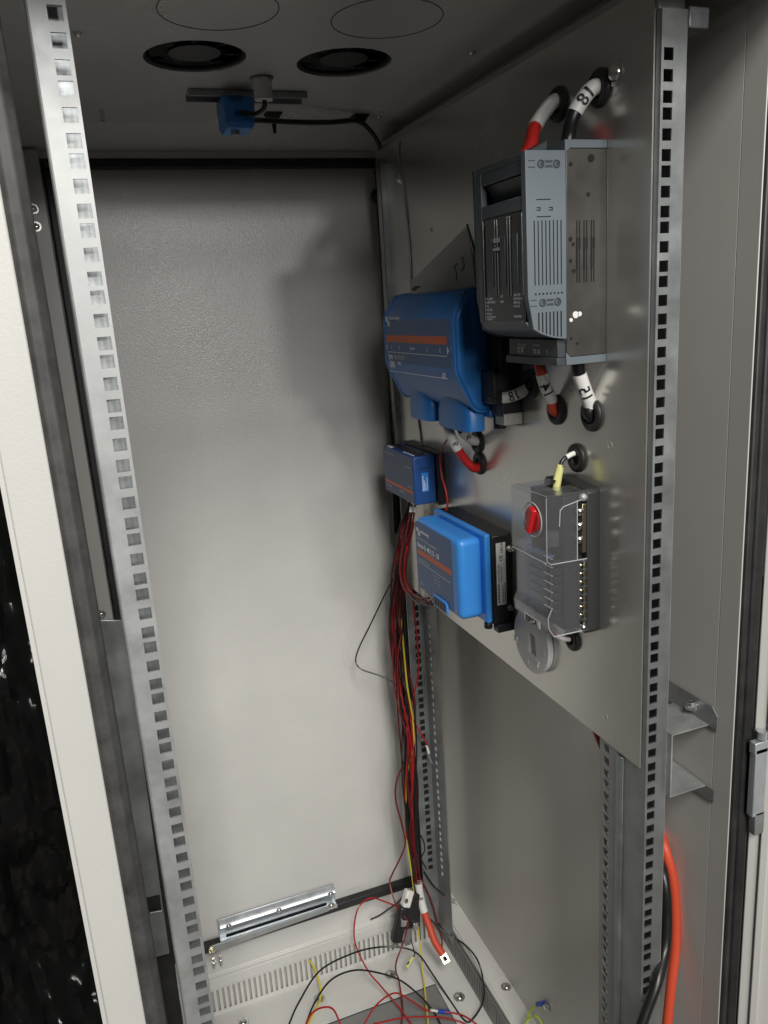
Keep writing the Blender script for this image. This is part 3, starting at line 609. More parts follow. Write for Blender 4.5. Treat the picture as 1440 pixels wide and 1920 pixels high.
# ------------------------------------------------------------------ DC converter
dc = thing('dc_converter', 'bright blue rounded converter with orange stripe and black heat sink beside the fuse box', 'converter')
mb = MB(); mb.box(0.3865, 0.4205, 0.2740, 0.4140, -0.5860, -0.4780); hood = mb.build('hood', M['blue_bright'], dc, bevel=0.0085, seg=5)
MB().box(0.4195, 0.4280, 0.2655, 0.4240, -0.5930, -0.4730).build('flange', M['blue_bright'], dc, bevel=0.003, seg=3)
mb = MB(); mb.box(0.4282, XF - .0003, 0.2640, 0.4300, -0.5950, -0.4760)
mb.build('heat_sink', M['black'], dc, bevel=0.0015)
mb = MB(); mb.box(0.4300, XF - .0004, 0.2560, 0.2700, -0.6040, -0.5930); mb.cyl((0.4240, 0.2720, -0.5930), (0, 0, -1), 0.0055, 0.008); mb.build('foot', M['black'], dc, bevel=0.001)
mb = MB(); mb.prism([(0.2950, -0.5800), (0.4130, -0.5800), (0.4130, -0.4850), (0.4060, -0.4820), (0.2950, -0.4820)], 'X', 0.3860, 0.3864); mb.build('front_label', M['navy'], hood)
mb = MB(); pr = [(0.3580, -0.5895), (0.3100, -0.5895), (0.3100, -0.5760), (0.3150, -0.5725), (0.3530, -0.5725), (0.3580, -0.5760)]
mb.prism(pr, 'X', 0.3835, 0.3864); mb.build('port_frame', M['blue_bright'], dc, bevel=0.0015)
MB().box(0.3828, 0.3836, 0.3155, 0.3530, -0.5870, -0.5755).build('port', M['navy_dark'], dc)
for i in range(4): MB().box(0.3822, 0.3829, 0.3180 + i * .009, 0.3235 + i * .009, -0.5860, -0.5775).build('terminal', M['black'], dc)
E = 0.3858
place_text('stripe', [('rect', -0.4080, -0.5300, -0.2960, -0.5225)], M['orange'], hood, (E, 0, 0), **FX)
its = [('victron energy', -0.3960, -0.4960, 0.0058, 'LEFT', .9), ('Orion-Tr 48 | 12 - 20', -0.4080, -0.5190, 0.0098, 'LEFT', .86), ('rect', -0.4070, -0.5415, -0.3000, -0.5410)]
for a, b in ((0, 0), (.005, -.005)): its.append(('poly', [(-0.4080 + a, -0.4910 + b), (-0.4010 + a, -0.4918 + b), (-0.4012 + a, -0.4975 + b), (-0.4075 + a, -0.4968 + b)]))
place_text('lettering', its, M['white_print'], hood, (E, 0, 0), **FX)
its = [('Isolated DC-DC converter', -0.4080, -0.5080, 0.0068, 'LEFT', .9), ('20A 240 Watt', -0.4060, -0.5390, 0.0066)]
its += [('Input     48V', -0.3550, -0.5480, .0038), ('Output   12V', -0.3550, -0.5530, .0038), ('Power   240W', -0.3550, -0.5580, .0038), ('rect', -0.3550, -0.5610, -0.3000, -0.5606), ('ON/OFF', -0.405, -0.574, .0036), ('CE', -0.292, -0.578, .006)]
place_text('lettering', its, M['grey_print'], hood, (E, 0, 0), **FX)
lb = MB().box(0.4335, 0.4468, 0.2630, 0.2639, -0.5690, -0.4860).build('rating_label', M['sleeve'], dc)
its = [('CA', -0.4985 + .000, -0.4395, 0.0052), ('UK', -0.4930, -0.4455 + .0, 0.0052)]
def side_text(items, parent, m, y=0.2628):       # writing turned a quarter turn on the label
    return place_text('lettering', items, m, parent, (0, y, 0), ux=(0, 0, 1), uy=(-1, 0, 0))
items = [('UKCA', -0.4995, -0.4430, 0.0050), ('CE', -0.5100, -0.4420, 0.0062), ('Orion-Tr 48/12-20A', -0.5380, -0.4372, 0.0028), ('Isolated converter', -0.5380, -0.4405, 0.0028), ('P/N ORI481224110', -0.5660, -0.4430, 0.0030)]
for i in range(26):
    z = -0.5670 + i * 0.00105 + (0.0002 if i % 3 else 0); items.append(('rect', z, -0.4372, z + (0.0006 if i % 4 else 0.0003), -0.4345)); items.append(('rect', z, -0.4462, z + (0.0003 if i % 3 else 0.0007), -0.4440))
side_text(items, lb, M['black_print'])
MB().cyl((0.4520, 0.2610, -0.4945), (0, -1, 0), .0048, .0012, 20).cyl((0.4520, 0.2600, -0.4945), (0, -1, 0), .0036, .006, 6).cyl((0.4520, 0.2550, -0.4945), (0, -1, 0), .0018, .006).build('earth_bolt', M['screw'], dc)
MB().cyl((0.4500, 0.2610, -0.5740), (0, -1, 0), .0040, .0012, 20).cyl((0.4500, 0.2600, -0.5740), (0, -1, 0), .003, .005, 6).build('earth_bolt', M['galv_dark'], dc)
# ------------------------------------------------------------------ clear fuse box
fb = thing('fuse_box', 'black blade fuse box under a clear plastic cover with a red knob', 'fuse box')
mb = MB(); mb.prism([(0.0776, -0.3850), (0.0810, -0.3815), (0.1220, -0.3770), (0.1560, -0.3815), (0.1600, -0.3860), (0.1600, -0.5360), (0.1560, -0.5400), (0.0820, -0.5400), (0.0776, -0.5360)], 'X', 0.4410, XF - .0003)
mb.build('base', M['charcoal'], fb, bevel=0.0012)
MB().box(0.4180, 0.4408, 0.0860, 0.1500, -0.5330, -0.3880).build('fuse_block', M['black'], fb, bevel=0.001)
mb = MB()
for i in range(7): mb.box(0.4080, 0.4182, 0.0885, 0.1000, -0.4620 - i * .0092, -0.4545 - i * .0092)
mb.build('fuse_box_row', M['black'], fb, bevel=0.0008)
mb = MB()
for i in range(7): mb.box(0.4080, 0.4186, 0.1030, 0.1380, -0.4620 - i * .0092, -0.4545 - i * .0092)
mb.build('fuse_box_row', M['reflection_blue'], fb, bevel=0.0008)  # blue blocks imitate the converter's reflection in the cover, not fuses
mb = MB()
for i in range(7): mb.box(0.4060, 0.4072, 0.0890, 0.1060, -0.4530 - i * .0092, -0.4526 - i * .0092)
mb.build('divider', M['sleeve'], fb)
mb = MB(); mb.box(0.4360, 0.4408, 0.0788, 0.0858, -0.4480, -0.3960); mb.box(0.4375, 0.4408, 0.0788, 0.0858, -0.5280, -0.4560); mb.build('bus_bar', M['brass'], fb, bevel=0.0005)
for z in (-0.4040, -0.4190, -0.4340): MB().dome((0.4340, 0.0820, z), (-0.6, -1, 0), 0.0046, 0.004, 16).build('terminal_screw', M['screw'], fb, True)
for i in range(7): MB().dome((0.4350, 0.0815, -0.4620 - i * .0092), (-0.6, -1, 0), 0.0026, 0.002, 12).build('terminal_screw', M['brass'], fb, True)
for i in range(8): MB().box(0.4335, 0.4408, 0.0780, 0.0860, -0.4580 - i * .0092, -0.4565 - i * .0092).build('terminal_rib', M['gplastic_dark'], fb)
MB().dome((0.4370, 0.0790, -0.5310), (-0.3, -1, 0), 0.0045, 0.004, 16).build('terminal_screw', M['screw'], fb, True)
MB().dome((0.4370, 0.0790, -0.3890), (-0.3, -1, 0), 0.0045, 0.004, 16).build('terminal_screw', M['galv'], fb, True)
# cover: thin clear walls; the near side is cut away in front of the terminals
cvz0, cvz1 = -0.5345, -0.3820; Yc0, Yc1 = 0.0780, 0.1470; T = 0.0014
mb = MB()
mb.prism([(0.3930, -0.3840), (0.3945, -0.3822), (0.4405, -0.3822), (0.4405, -0.3836), (0.3945 + T, -0.3836), (0.3930 + T, -0.3850)], 'Y', Yc0 + T, 0.1080)
mb.prism([(0.3930, -0.3840), (0.3945, -0.3822), (0.4405, -0.3822), (0.4405, -0.3836), (0.3945 + T, -0.3836), (0.3930 + T, -0.3850)], 'Y', 0.1250, Yc1)
mb.prism([(0.3930, -0.3840), (0.3945, -0.3822), (0.4180, -0.3822), (0.4180, -0.3836), (0.3945 + T, -0.3836), (0.3930 + T, -0.3850)], 'Y', 0.1080, 0.1250)
mb.prism([(0.3930, -0.3840), (0.3930, -0.4500), (0.3980, -0.4540), (0.3980, -0.5030), (0.3935, -0.5120), (0.3945, -0.5240), (0.4010, -0.5345), (0.4405, -0.5345), (0.4405, -0.5331), (0.4018, -0.5331), (0.3958, -0.5236), (0.3949, -0.5124), (0.3994, -0.5034), (0.3994, -0.4534), (0.3944, -0.4494), (0.3944, -0.3850)], 'Y', Yc0 + T, Yc1)
side = [(0.3930, -0.3840), (0.3945, -0.3822), (0.4405, -0.3822), (0.4405, -0.3900), (0.4290, -0.3905), (0.4290, -0.4540), (0.4405, -0.4545), (0.4405, -0.4560), (0.4330, -0.4565), (0.4330, -0.5260), (0.4405, -0.5300), (0.4405, -0.5345), (0.4010, -0.5345), (0.3945, -0.5240), (0.3935, -0.5120), (0.3980, -0.5030), (0.3980, -0.4540), (0.3930, -0.4500)]
mb.prism(side, 'Y', Yc0, Yc0 + T)
mb.prism([(0.3930, -0.3840), (0.3945, -0.3822), (0.4405, -0.3822), (0.4405, -0.5345), (0.4010, -0.5345), (0.3945, -0.5240), (0.3935, -0.5120), (0.3980, -0.5030), (0.3980, -0.4540), (0.3930, -0.4500)], 'Y', Yc1, Yc1 + T)
cl = mb.build('cover', M['clear'], fb)
mb = MB()                                                                          # moulded ridges and edges, coloured pale to imitate bright edge highlights
mb.torus((0.3930, 0.1045, -0.4115), (1, 0, 0), 0.0180, 0.0008, 36, 6)
mb.box(0.3920, 0.3932, 0.0790, 0.1470, -0.4525, -0.4515)
mb.tube([Vector((0.3975, 0.0785, -0.4540)), Vector((0.4405, 0.0775, -0.4545))], 0.0006, 6)
mb.tube([Vector((0.4290, 0.0775, -0.3905)), Vector((0.4290, 0.0775, -0.4540))], 0.0006, 6)
mb.tube([Vector((0.4130, 0.0775, -0.3950)), Vector((0.4405, 0.0775, -0.3895))], 0.0006, 6)
mb.tube([Vector((0.4080, 0.0775, -0.4150)), Vector((0.4090, 0.0775, -0.3985)), Vector((0.4130, 0.0775, -0.3950))], 0.0006, 6)
mb.tube([Vector((0.3935, 0.0782, -0.3835)), Vector((0.3935, 0.0782, -0.4500)), Vector((0.3982, 0.0782, -0.4540))], 0.0004, 6)
mb.tube([Vector((0.3982, 0.0782, -0.5030)), Vector((0.3940, 0.0782, -0.5120)), Vector((0.3948, 0.0782, -0.5240)), Vector((0.4010, 0.0782, -0.5340))], 0.0005, 6)
mb.tube([Vector((0.3940, 0.0790, -0.3824)), Vector((0.3940, 0.1470, -0.3824))], 0.0004, 6)
mb.tube([Vector((0.4010, 0.0780, -0.5335)), Vector((0.4405, 0.0775, -0.5335))], 0.0007, 6)
mb.build('cover_ridge', M['edge_highlight'], cl, True)
MB().box(0.3965, 0.4070, 0.0770, 0.0860, -0.4360, -0.4200).box(0.3975, 0.4060, 0.0766, 0.0772, -0.4240, -0.4225).build('cover_latch', M['clear'], cl, bevel=0.0006)
kn = MB(); kn.cyl((0.3960, 0.1045, -0.4115), (-1, 0, 0), 0.0138, 0.0038, 32)
kd = Vector((0, -0.38, 0.925)); ks = Vector((0, 0.925, 0.38)); c0 = Vector((0.3925, 0.1045, -0.4115))
kn.loft([[c0 + kd * a + ks * b for a, b in ((-.0155, -.0055), (.0145, -.0055), (.0158, 0), (.0145, .0055), (-.0155, .0055))], [c0 + Vector((-.0045, 0, 0)) + kd * a + ks * b for a, b in ((-.0142, -.0034), (.0132, -.0034), (.0142, 0), (.0132, .0034), (-.0142, .0034))]])
kn.build('knob', M['knob'], fb, bevel=0.0008)
nl = MB(); nl.prism([(0.1265, -0.5300), (0.0945, -0.5300), (0.0945, -0.5215), (0.1265, -0.5215)], 'X', 0.3938, 0.3942)
nl = nl.build('name_label', M['sleeve'], cl)
place_text('lettering', [('RIPCA', -0.1232, -0.5284, 0.0082, 'LEFT', 1.05), ('rect', -.1240, -.5292, -.0965, -.5289), ('rect', -.1240, -.5228, -.0965, -.5225)], M['black_print'], nl, (0.3935, 0, 0), **FX)
# ------------------------------------------------------------------ white adapter disc leaning below the fuse box
ds = thing('plastic_disc', 'pale round plastic disc with a square slot, hanging below the fuse box', 'disc')
cy, cz, R = 0.2060, -0.5990, 0.0405
mb = MB(); n = 56; bm = mb.bm
sq = [(-.011, -.016), (.003, -.016), (.003, .010), (-.011, .010)]
outer = [(R * math.cos(2 * math.pi * i / n), R * math.sin(2 * math.pi * i / n)) for i in range(n)]
def sqpt(dx, dy):
    cx0, cz0, hx, hz_ = -.004, -.003, .0075, .0130
    s = min(hx / abs(dx) if abs(dx) > 1e-9 else 9, hz_ / abs(dy) if abs(dy) > 1e-9 else 9); return (cx0 + dx * s, cz0 + dy * s)
inner = [sqpt(math.cos(2 * math.pi * i / n), math.sin(2 * math.pi * i / n)) for i in range(n)]
for xx0, xx1, oo in ((XF - 0.0085, XF - 0.0045, outer),):
    V = {}
    for nm, ring, xx in (('of', oo, xx0), ('ob', oo, xx1), ('if', inner, xx0), ('ib', inner, xx1)): V[nm] = [bm.verts.new((xx, cy + p[0], cz + p[1])) for p in ring]
    for i in range(n):
        j = (i + 1) % n
        for a, b in (('of', 'if'), ('ob', 'ib'), ('of', 'ob'), ('if', 'ib')): bm.faces.new((V[a][i], V[a][j], V[b][j], V[b][i]))
mb.build('face', M['disc'], ds, bevel=0.0006)
MB().cyl((XF - 0.0044, cy, cz), (1, 0, 0), R - .001, 0.0040, 56).build('rim', M['disc'], ds, bevel=0.0005)
mb = MB()
for a, b in ((-.024, .020), (.026, -.012), (.008, -.031), (-.030, -.004)): mb.cyl((XF - .0085, cy + a, cz + b), (-1, 0, 0), 0.0030, 0.0005, 14)
mb.box(XF - .0110, XF - .0085, cy + .030, cy + .037, cz - .012, cz - .005); mb.build('boss', M['sleeve'], ds)
mb = MB(); mb.prism([(cy - .020, cz - .019), (cy - .011, cz - .019), (cy - .011, cz - .022), (cy - .014, cz - .022), (cy - .014, cz - .028), (cy - .017, cz - .028), (cy - .017, cz - .022), (cy - .020, cz - .022)], 'X', XF - .0095, XF - .0085); mb.build('arrow_mark', M['sleeve'], ds)
# ------------------------------------------------------------------ card behind the blue box
cc = thing('marked_card', 'tilted grey card hand-marked T3, tucked behind the large blue box', 'card')
A = [at(px, py, 'X', xx) for px, py, xx in ((877, 422, .4478), (893, 545, .4482), (778, 560, .4185), (770, 545, .4178), (771, 524, .4180), (780, 518, .4200))]
MB().loft([[p for p in A], [p + Vector((.0009, .0002, 0)) for p in A]]).build('sheet', M['card'], cc)
def card_at(px, py):          # a point just in front of the tilted sheet
    n_ = (A[1] - A[0]).cross(A[3] - A[0]).normalized(); d = right * ((px - 720) / FPX) + down * ((py - 960) / FPX) + fwd
    return CAM + d * ((A[0] - CAM).dot(n_) / d.dot(n_)) * 1.0 - d.normalized() * .0012
MB().tube([at(876, 421, 'X', .4475), at(893, 480, 'X', .4475), at(897, 545, 'X', .4475)], 0.0013, 8).build('edge_strip', M['black'], cc, True)
def stroke(pts, parent):
    MB().tube([card_at(px, py) for px, py in pts], 0.0006, 6).build('handwriting', M['black_print'], parent, True)
stroke([(848, 503), (853, 498), (858, 494)], cc); stroke([(853, 499), (856, 513), (856, 527)], cc)
stroke([(863, 487), (868, 482), (870, 486), (866, 494), (871, 495), (869, 504), (865, 508)], cc)
q = [card_at(px, py) for px, py in ((772, 541), (796, 525), (800, 529), (776, 546))]; MB().loft([q, [p + Vector((.0003, .0003, 0)) for p in q]]).build('barcode', M['black_print'], cc)
# ------------------------------------------------------------------ ceiling sensor, rail, gland, clips
dr = thing('din_rail', 'short galvanised DIN rail screwed flat under the cabinet ceiling', 'DIN rail')
mb = MB(); mb.box(0.1500, 0.2985, 0.4765, 0.4790, ZC - .0080, ZC - .0065); mb.box(0.1500, 0.2985, 0.4790, 0.4802, ZC - .0080, ZC - .0005); mb.box(0.1500, 0.2985, 0.4802, 0.5068, ZC - .0017, ZC - .0005); mb.box(0.1500, 0.2985, 0.5068, 0.5080, ZC - .0080, ZC - .0005); mb.box(0.1500, 0.2985, 0.5080, 0.5105, ZC - .0080, ZC - .0065)
mb.build('profile', M['galv_dark'], dr)
se = thing('thermostat', 'bright blue thermostat block clipped under the ceiling on a short metal rail', 'thermostat')
mb = MB(); mb.loft([[Vector((x, y, z)) for x, y in ((x0, y0), (x1, y0), (x1, y1), (x0, y1))] for z, x0, x1, y0, y1 in ((ZC - .0082, .1880, .2262, .4700, .5150), (ZC - .020, .1880, .2262, .4650, .5150), (.0400, .1880, .2240, .4600, .5120), (.0330, .1900, .2215, .4640, .5060))])
mb.build('body', M['blue_bright'], se, bevel=0.0015)
mb = MB()
for i in range(6): mb.box(.2000 + i * .003, .2014 + i * .003, .4596, .4612, .0475, .0530)
for i in range(6): mb.box(.1960 + i * .003, .1974 + i * .003, .4640, .4662, .0655, .0700)
mb.build('vent_slots', M['navy_dark'], se)
MB().cyl((.2010, .4760, .0335), (0, 0, -1), .0055, .006).build('dial', M['galv'], se, True)
gl = thing('cable_gland', 'off-white cable gland hanging from the ceiling right of the blue thermostat', 'cable gland')
g0 = Vector((0.2290, 0.4260, ZC))
MB().cyl(g0, (0, 0, -1), .0125, .004, 6).cyl(g0 + Vector((0, 0, -.004)), (0, 0, -1), .0112, .020, 24, .0108).build('body', M['sleeve'], gl, True)
MB().torus(g0, (0, 0, 1), .0130, .0012).build('washer', M['black'], gl, True)
cable('cable', 'short black cable looping from the ceiling gland into the blue thermostat', 'cable', [g0 + Vector((0, 0, -.015)), g0 + Vector((.001, .004, -.03)), g0 + Vector((-.006, .022, -.034)), g0 + Vector((-.020, .037, -.030))], 0.0028, M['black_cable'], 'black cables under the ceiling')
def clip(px, py, lab, tail):
    t = thing('cable_tie_mount', lab, 'cable mount', group='cable tie mounts on the ceiling')
    c = at(px, py, 'Z', ZC)
    MB().loft([[c + Vector(v) for v in ((-.012, -.010, 0), (.012, -.010, 0), (.012, .010, 0), (-.012, .010, 0))], [c + Vector(v) for v in ((-.005, -.005, -.010), (.005, -.005, -.010), (.005, .005, -.010), (-.005, .005, -.010))]]).build('base', M['black'], t)
    MB().loft([[c + Vector(v) for v in ((-.0035, -.001, -.009), (.0035, -.001, -.009), (.0035, .001, -.009), (-.0035, .001, -.009))], [c + Vector(v) for v in ((-.002, -.001, -.009 - tail), (.002, -.001, -.009 - tail), (.002, .001, -.009 - tail), (-.002, .001, -.009 - tail))]]).build('strap_end', M['black'], t)
clip(512, 212, 'black tie mount with long strap end, just right of the blue thermostat', .017); clip(675, 216, 'black tie mount holding the cable near the rear right ceiling corner', .004)
cable('cable', 'black cable held to the ceiling and running from the thermostat down the rear corner', 'cable',
      [at(473, 225, 'Y', .50), at(500, 226, 'Y', .52), at(560, 229, 'Y', .545), at(620, 229, 'Y', .565), at(668, 226, 'Y', .58), at(690, 240, 'Y', .60), at(708, 265, 'Y', .63), at(717, 290, 'Y', .655), at(722, 330, 'Y', .668), at(724, 450, 'Y', .668), at(728, 600, 'Y', .668), at(731, 760, 'Y', .668), at(736, 880, 'Y', .66), at(741, 1000, 'Y', .65)], 0.0034, M['black_cable'], 'black cables under the ceiling')
cable('cable', 'glossy black cable running vertically down the rear right corner beside the plate', 'cable',
      [at(716, 285, 'Y', .68), at(718, 360, 'Y', .68), at(720, 480, 'Y', .68), at(724, 600, 'Y', .68), at(732, 760, 'Y', .67), at(744, 900, 'Y', .66), at(748, 1040, 'Y', .655), at(755, 1150, 'Y', .65)], 0.0042, M['black_cable'], 'black cables in the rear corner')
cable('cable', 'slim grey line standing for a cable reflection at the rear end of the mounting plate', 'cable',
      [at(748, 264, 'X', .4545), at(748, 300, 'X', .4545), at(755, 335, 'X', .4545), at(762, 400, 'X', .4545), at(769, 480, 'X', .4545), at(771, 560, 'X', .4545), at(775, 700, 'X', .4545), at(790, 832, 'X', .4545)], 0.0013, M['galv_dark'])  # grey strand modelled in place of the black cable's reflection
# ------------------------------------------------------------------ thick cables on the plate
G = {k: Vector((XF - .001, g[1], g[2])) for k, g in zip('abcdefghi', gr)}
IN = Vector((0.012, 0, 0))
cable('power_cable', 'thick red cable with blank white sleeve, rising from the fuse switch to the plate', 'cable',
      [Vector((.3860, .120, -.085)), at(993, 275, 'Y', .128), at(1001, 243, 'Y', .135), at(1018, 214, 'Y', .142), at(1040, 190, 'Y', .147), G['a'] + IN * .6], 0.0064, M['red'], 'thick cables on the mounting plate', [(0.44, 0.86)], 16)
cable('power_cable', 'thick black cable with white sleeve marked 18, above the fuse switch', 'cable',
      [at(1062, 285, 'Y', .090), at(1066, 255, 'Y', .090), at(1073, 222, 'Y', .086), at(1090, 190, 'Y', .083), at(1112, 165, 'Y', .080), G['b'] + IN * .6], 0.0064, M['black_cable'], 'thick cables on the mounting plate', [(0.46, 0.87, '18', .5, .0165, True)], 16)
cable('power_cable', 'thick orange-red cable with sleeve marked 14, below the fuse switch', 'cable',
      [at(1008, 660, 'Y', .150), at(1013, 690, 'Y', .150), at(1022, 722, 'Y', .152), at(1034, 750, 'Y', .154), G['d'] + Vector((-.004, 0, .001)), G['d'] + Vector((.008, 0, -.008))], 0.0058, M['red_orange'], 'thick cables on the mounting plate', [(0.27, 0.63, '14', .5, .0160, True)], 16)
cable('power_cable', 'thick black cable with white sleeve marked 15, below the fuse switch', 'cable',
      [at(1082, 660, 'Y', .085), at(1085, 695, 'Y', .086), at(1095, 728, 'Y', .088), at(1107, 760, 'Y', .090), G['e'] + Vector((-.003, 0, .002)), G['e'] + Vector((.008, 0, -.008))], 0.0064, M['black_cable'], 'thick cables on the mounting plate', [(0.24, 0.66, '15', .5, .0160, True)], 16)
cable('power_cable', 'short black cable with sleeve marked 18, entering the side of the large blue box', 'cable',
      [at(918, 738, 'Y', .240), at(940, 746, 'Y', .232), at(962, 742, 'Y', .225), at(984, 732, 'Y', .215), G['c'] + Vector((.006, 0, 0))], 0.0060, M['black_cable'], 'thick cables on the mounting plate', [(0.28, 0.82, '18', .5, .0160, True)], 16)
MB_ = thing('cable_boot', 'black rubber boot over the cable lug on the near side of the large blue box', 'boot')
MB().box(0.4180, 0.4330, 0.2300, 0.2590, -0.3080, -0.2680).build('shell', M['rubber'], MB_, bevel=0.003); MB().cyl(at(925, 742, 'Y', .240), (at(945, 745, 'Y', .230) - at(925, 742, 'Y', .240)), 0.0092, 0.010).build('collar', M['rubber'], MB_, True)
cable('power_cable', 'thick red cable with sleeve under the large blue box, entering the lower grommet', 'cable',
      [at(832, 785, 'X', .4100), at(842, 808, 'X', .4130), at(856, 838, 'X', .4200), at(872, 862, 'X', .4320), at(890, 878, 'X', .4450), G['h'] + Vector((.006, 0, -.002))], 0.0058, M['red'], 'thick cables on the mounting plate', [(0.10, 0.44, '6', .75, .011)], 16)
cable('power_cable', 'thick black cable with sleeve under the large blue box, entering the upper grommet', 'cable',
      [at(858, 790, 'X', .4250), at(866, 808, 'X', .4290), at(878, 820, 'X', .4370), at(890, 827, 'X', .4470), G['g'] + Vector((.006, 0, 0))], 0.0055, M['black_cable'], 'thick cables on the mounting plate', [(0.28, 0.86, '6', .3, .010)], 16)
o = cable('fuse_lead', 'thin black lead with white sleeve and yellow crimp entering the fuse box top', 'cable',
      [Vector((.4290, .1165, -.3900)), Vector((.4290, .1165, -.3760)), at(1050, 874, 'Y', .1165), at(1056, 862, 'Y', .1168), at(1066, 855, 'Y', .117), at(1078, 850, 'Y', .117), G['f'] + Vector((.004, 0, .003))], 0.0021, M['black_cable'], None, [(0.60, 0.90)], 10)
MB().tube([Vector((.4290, .1165, -.3880)), at(1050, 876, 'Y', .1165)], 0.0040, 14).tube([Vector((.4290, .1165, -.3770)), at(1050, 871, 'Y', .1165)], 0.0031, 14).build('crimp', M['crimp_yellow'], o, True)
cable('fuse_lead', 'thin red lead with white sleeve leaving the bottom of the fuse box', 'cable',
      [at(1030, 1182, 'Y', .120), at(1041, 1190, 'Y', .122), at(1055, 1197, 'Y', .124), at(1072, 1199, 'Y', .126), G['i'] + Vector((.004, 0, .001))], 0.0021, M['red'], None, [(0.28, 0.66)], 10)
cable('wire', 'red and black sheathed wire falling from the blue box past the small controller', 'wire',
      [at(840, 822, 'X', .425), at(829, 840, 'X', .432), at(826, 860, 'X', .432), at(828, 890, 'X', .432), at(836, 920, 'X', .432), at(839, 945, 'X', .432), at(836, 957, 'X', .430)], 0.0014, M['red_thin'])
# ------------------------------------------------------------------ wire bundle in the rear right corner
WM = ['red_thin', 'black_cable', 'red_dark', 'black_cable', 'red_dark', 'black_cable', 'red_dark', 'black_cable']
cpath = [(768, 950, .560), (755, 1010, .575), (745, 1080, .595), (744, 1160, .605), (748, 1240, .61), (756, 1320, .61), (764, 1400, .61), (768, 1480, .61), (772, 1560, .612), (778, 1640, .615), (784, 1690, .615)]
for k in range(24):
    pts = []; ph = random.uniform(0, 6.28); ph2 = random.uniform(0, 6.28); off = random.gauss(0, 6.5); a_ = random.uniform(3, 11)
    st_ = 0 if k < 14 else random.choice((1, 2)); en = random.choice((8, 9, 10, 10))
    for i, (x, y, Y) in enumerate(cpath[st_:en + 1]):
        sp = 0.45 + 0.75 * math.sin(math.pi * min(1, (i + st_) / 9)) if i + st_ else 0.3
        if i + st_ in (4,): sp *= 0.75
        pts.append(at(x + (off + a_ * math.sin(ph + i * (0.9 + 0.25 * (k % 3)))) * sp, y + random.uniform(-12, 12), 'Y', Y + random.uniform(-.006, .006) + 0.014 * math.sin(ph2 + i * .7) - .004))
    cname = WM[k % 8]; colr = 'red' if 'red_thin' == cname else 'dark red' if cname == 'red_dark' else 'black'
    cable('wire', 'thin %s wire hanging in the tangled bundle beside the rear right rail' % colr, 'wire', pts, random.choice((.0012, .0014, .0016)), M[cname], '%s wires of the hanging bundle' % colr, n=8)
# wires from the controller and converter into the bundle
for i, (x, col) in enumerate(((771, 'red_dark'), (778, 'red_dark'))):
    o = cable('wire', 'dark red wire with white ferrule, %s of the pair under the small controller' % ('left' if i == 0 else 'right'), 'wire', [at(x, 946, 'Y', .50), at(x - 2, 965, 'Y', .51), at(x - 10, 1010, 'Y', .53), at(762 - i * 8, 1060, 'Y', .57), at(750, 1120, 'Y', .59)], .0016, M[col], None, n=8)
    MB().tube([at(x, 950, 'Y', .50), at(x - 1, 960, 'Y', .50)], .0024, 10).build('ferrule', M['sleeve'], o, True)
for i, (x, y, c, lb_) in enumerate(((788, 1120, 'red_dark', 'upper dark red wire curving from the converter port into the bundle'), (792, 1126, 'red_thin', 'bright red wire curving from the converter port into the bundle'), (786, 1129, 'black_cable', 'black wire curving from the converter port into the bundle'), (795, 1131, 'red_dark', 'lowest dark red wire curving from the converter port into the bundle'))):
    cable('wire', lb_, 'wire', [at(x + 16, y + 2, 'Y', .400), at(x - 4, y, 'Y', .43), at(768 - 3 * i, 1105, 'Y', .48), at(760 - 3 * i, 1070, 'Y', .52), at(768 - i * 4, 1020, 'Y', .54), at(776 - i * 3, 980, 'Y', .55)], .0017, M[c], None, n=8)
def resting(p, r):
    # wires lie on the floor plate or against the side of the plinth, never inside them
    v = at(p[0], p[1], 'Y', p[2])
    if v.z < ZF + r + .0008: v = at(p[0], p[1], 'Z', ZF + r + .0008)
    if v.x > 0.4875 and v.z < -1.365: v = at(p[0], p[1], 'X', 0.4875)
    return v
def wire(label, pts, r, m, cat='wire', group=None): return cable('wire', label, cat, [resting(p, r) for p in pts], r, M[m], group, n=8)
wire('thin black wire looping out leftwards from the bundle in front of the rear door', [(745, 1070, .60), (724, 1110, .62), (695, 1170, .64), (673, 1215, .65), (667, 1240, .65), (678, 1255, .64), (710, 1266, .63), (735, 1278, .62), (752, 1298, .61)], .0013, 'black_cable')
wire('yellow-green earth wire running down the middle of the bundle', [(752, 1160, .59), (758, 1230, .595), (764, 1290, .595), (774, 1350, .60), (775, 1400, .60), (764, 1450, .60), (760, 1530, .60), (765, 1590, .60), (775, 1660, .60), (782, 1720, .60), (788, 1780, .59), (795, 1840, .56), (803, 1925, .53)], .0016, 'yellow')
o = wire('red wire ending in a white ferrule and silver pin, right of the bundle', [(772, 1100, .60), (785, 1250, .60), (770, 1330, .60), (786, 1370, .60), (799, 1392, .60), (803, 1402, .60)], .0016, 'red_thin')
MB().tube([at(800, 1398, 'Y', .60), at(804, 1412, 'Y', .60)], .0022, 10).build('ferrule', M['sleeve'], o, True); MB().tube([at(804, 1412, 'Y', .60), at(807, 1422, 'Y', .60)], .0026, 10).tube([at(807, 1422, 'Y', .60), at(811, 1431, 'Y', .60)], .0012, 8).build('pin', M['screw'], o, True)
wire('dark red wire bulging left of the bundle and dropping to the sill', [(778, 1395, .60), (765, 1420, .60), (745, 1460, .60), (742, 1500, .60), (757, 1560, .60), (758, 1590, .60), (735, 1640, .62), (731, 1655, .62), (740, 1690, .60), (755, 1715, .59), (765, 1730, .58), (757, 1765, .57), (744, 1800, .56), (742, 1820, .56), (748, 1840, .56), (755, 1890, .54), (752, 1925, .53)], .0016, 'red_dark')
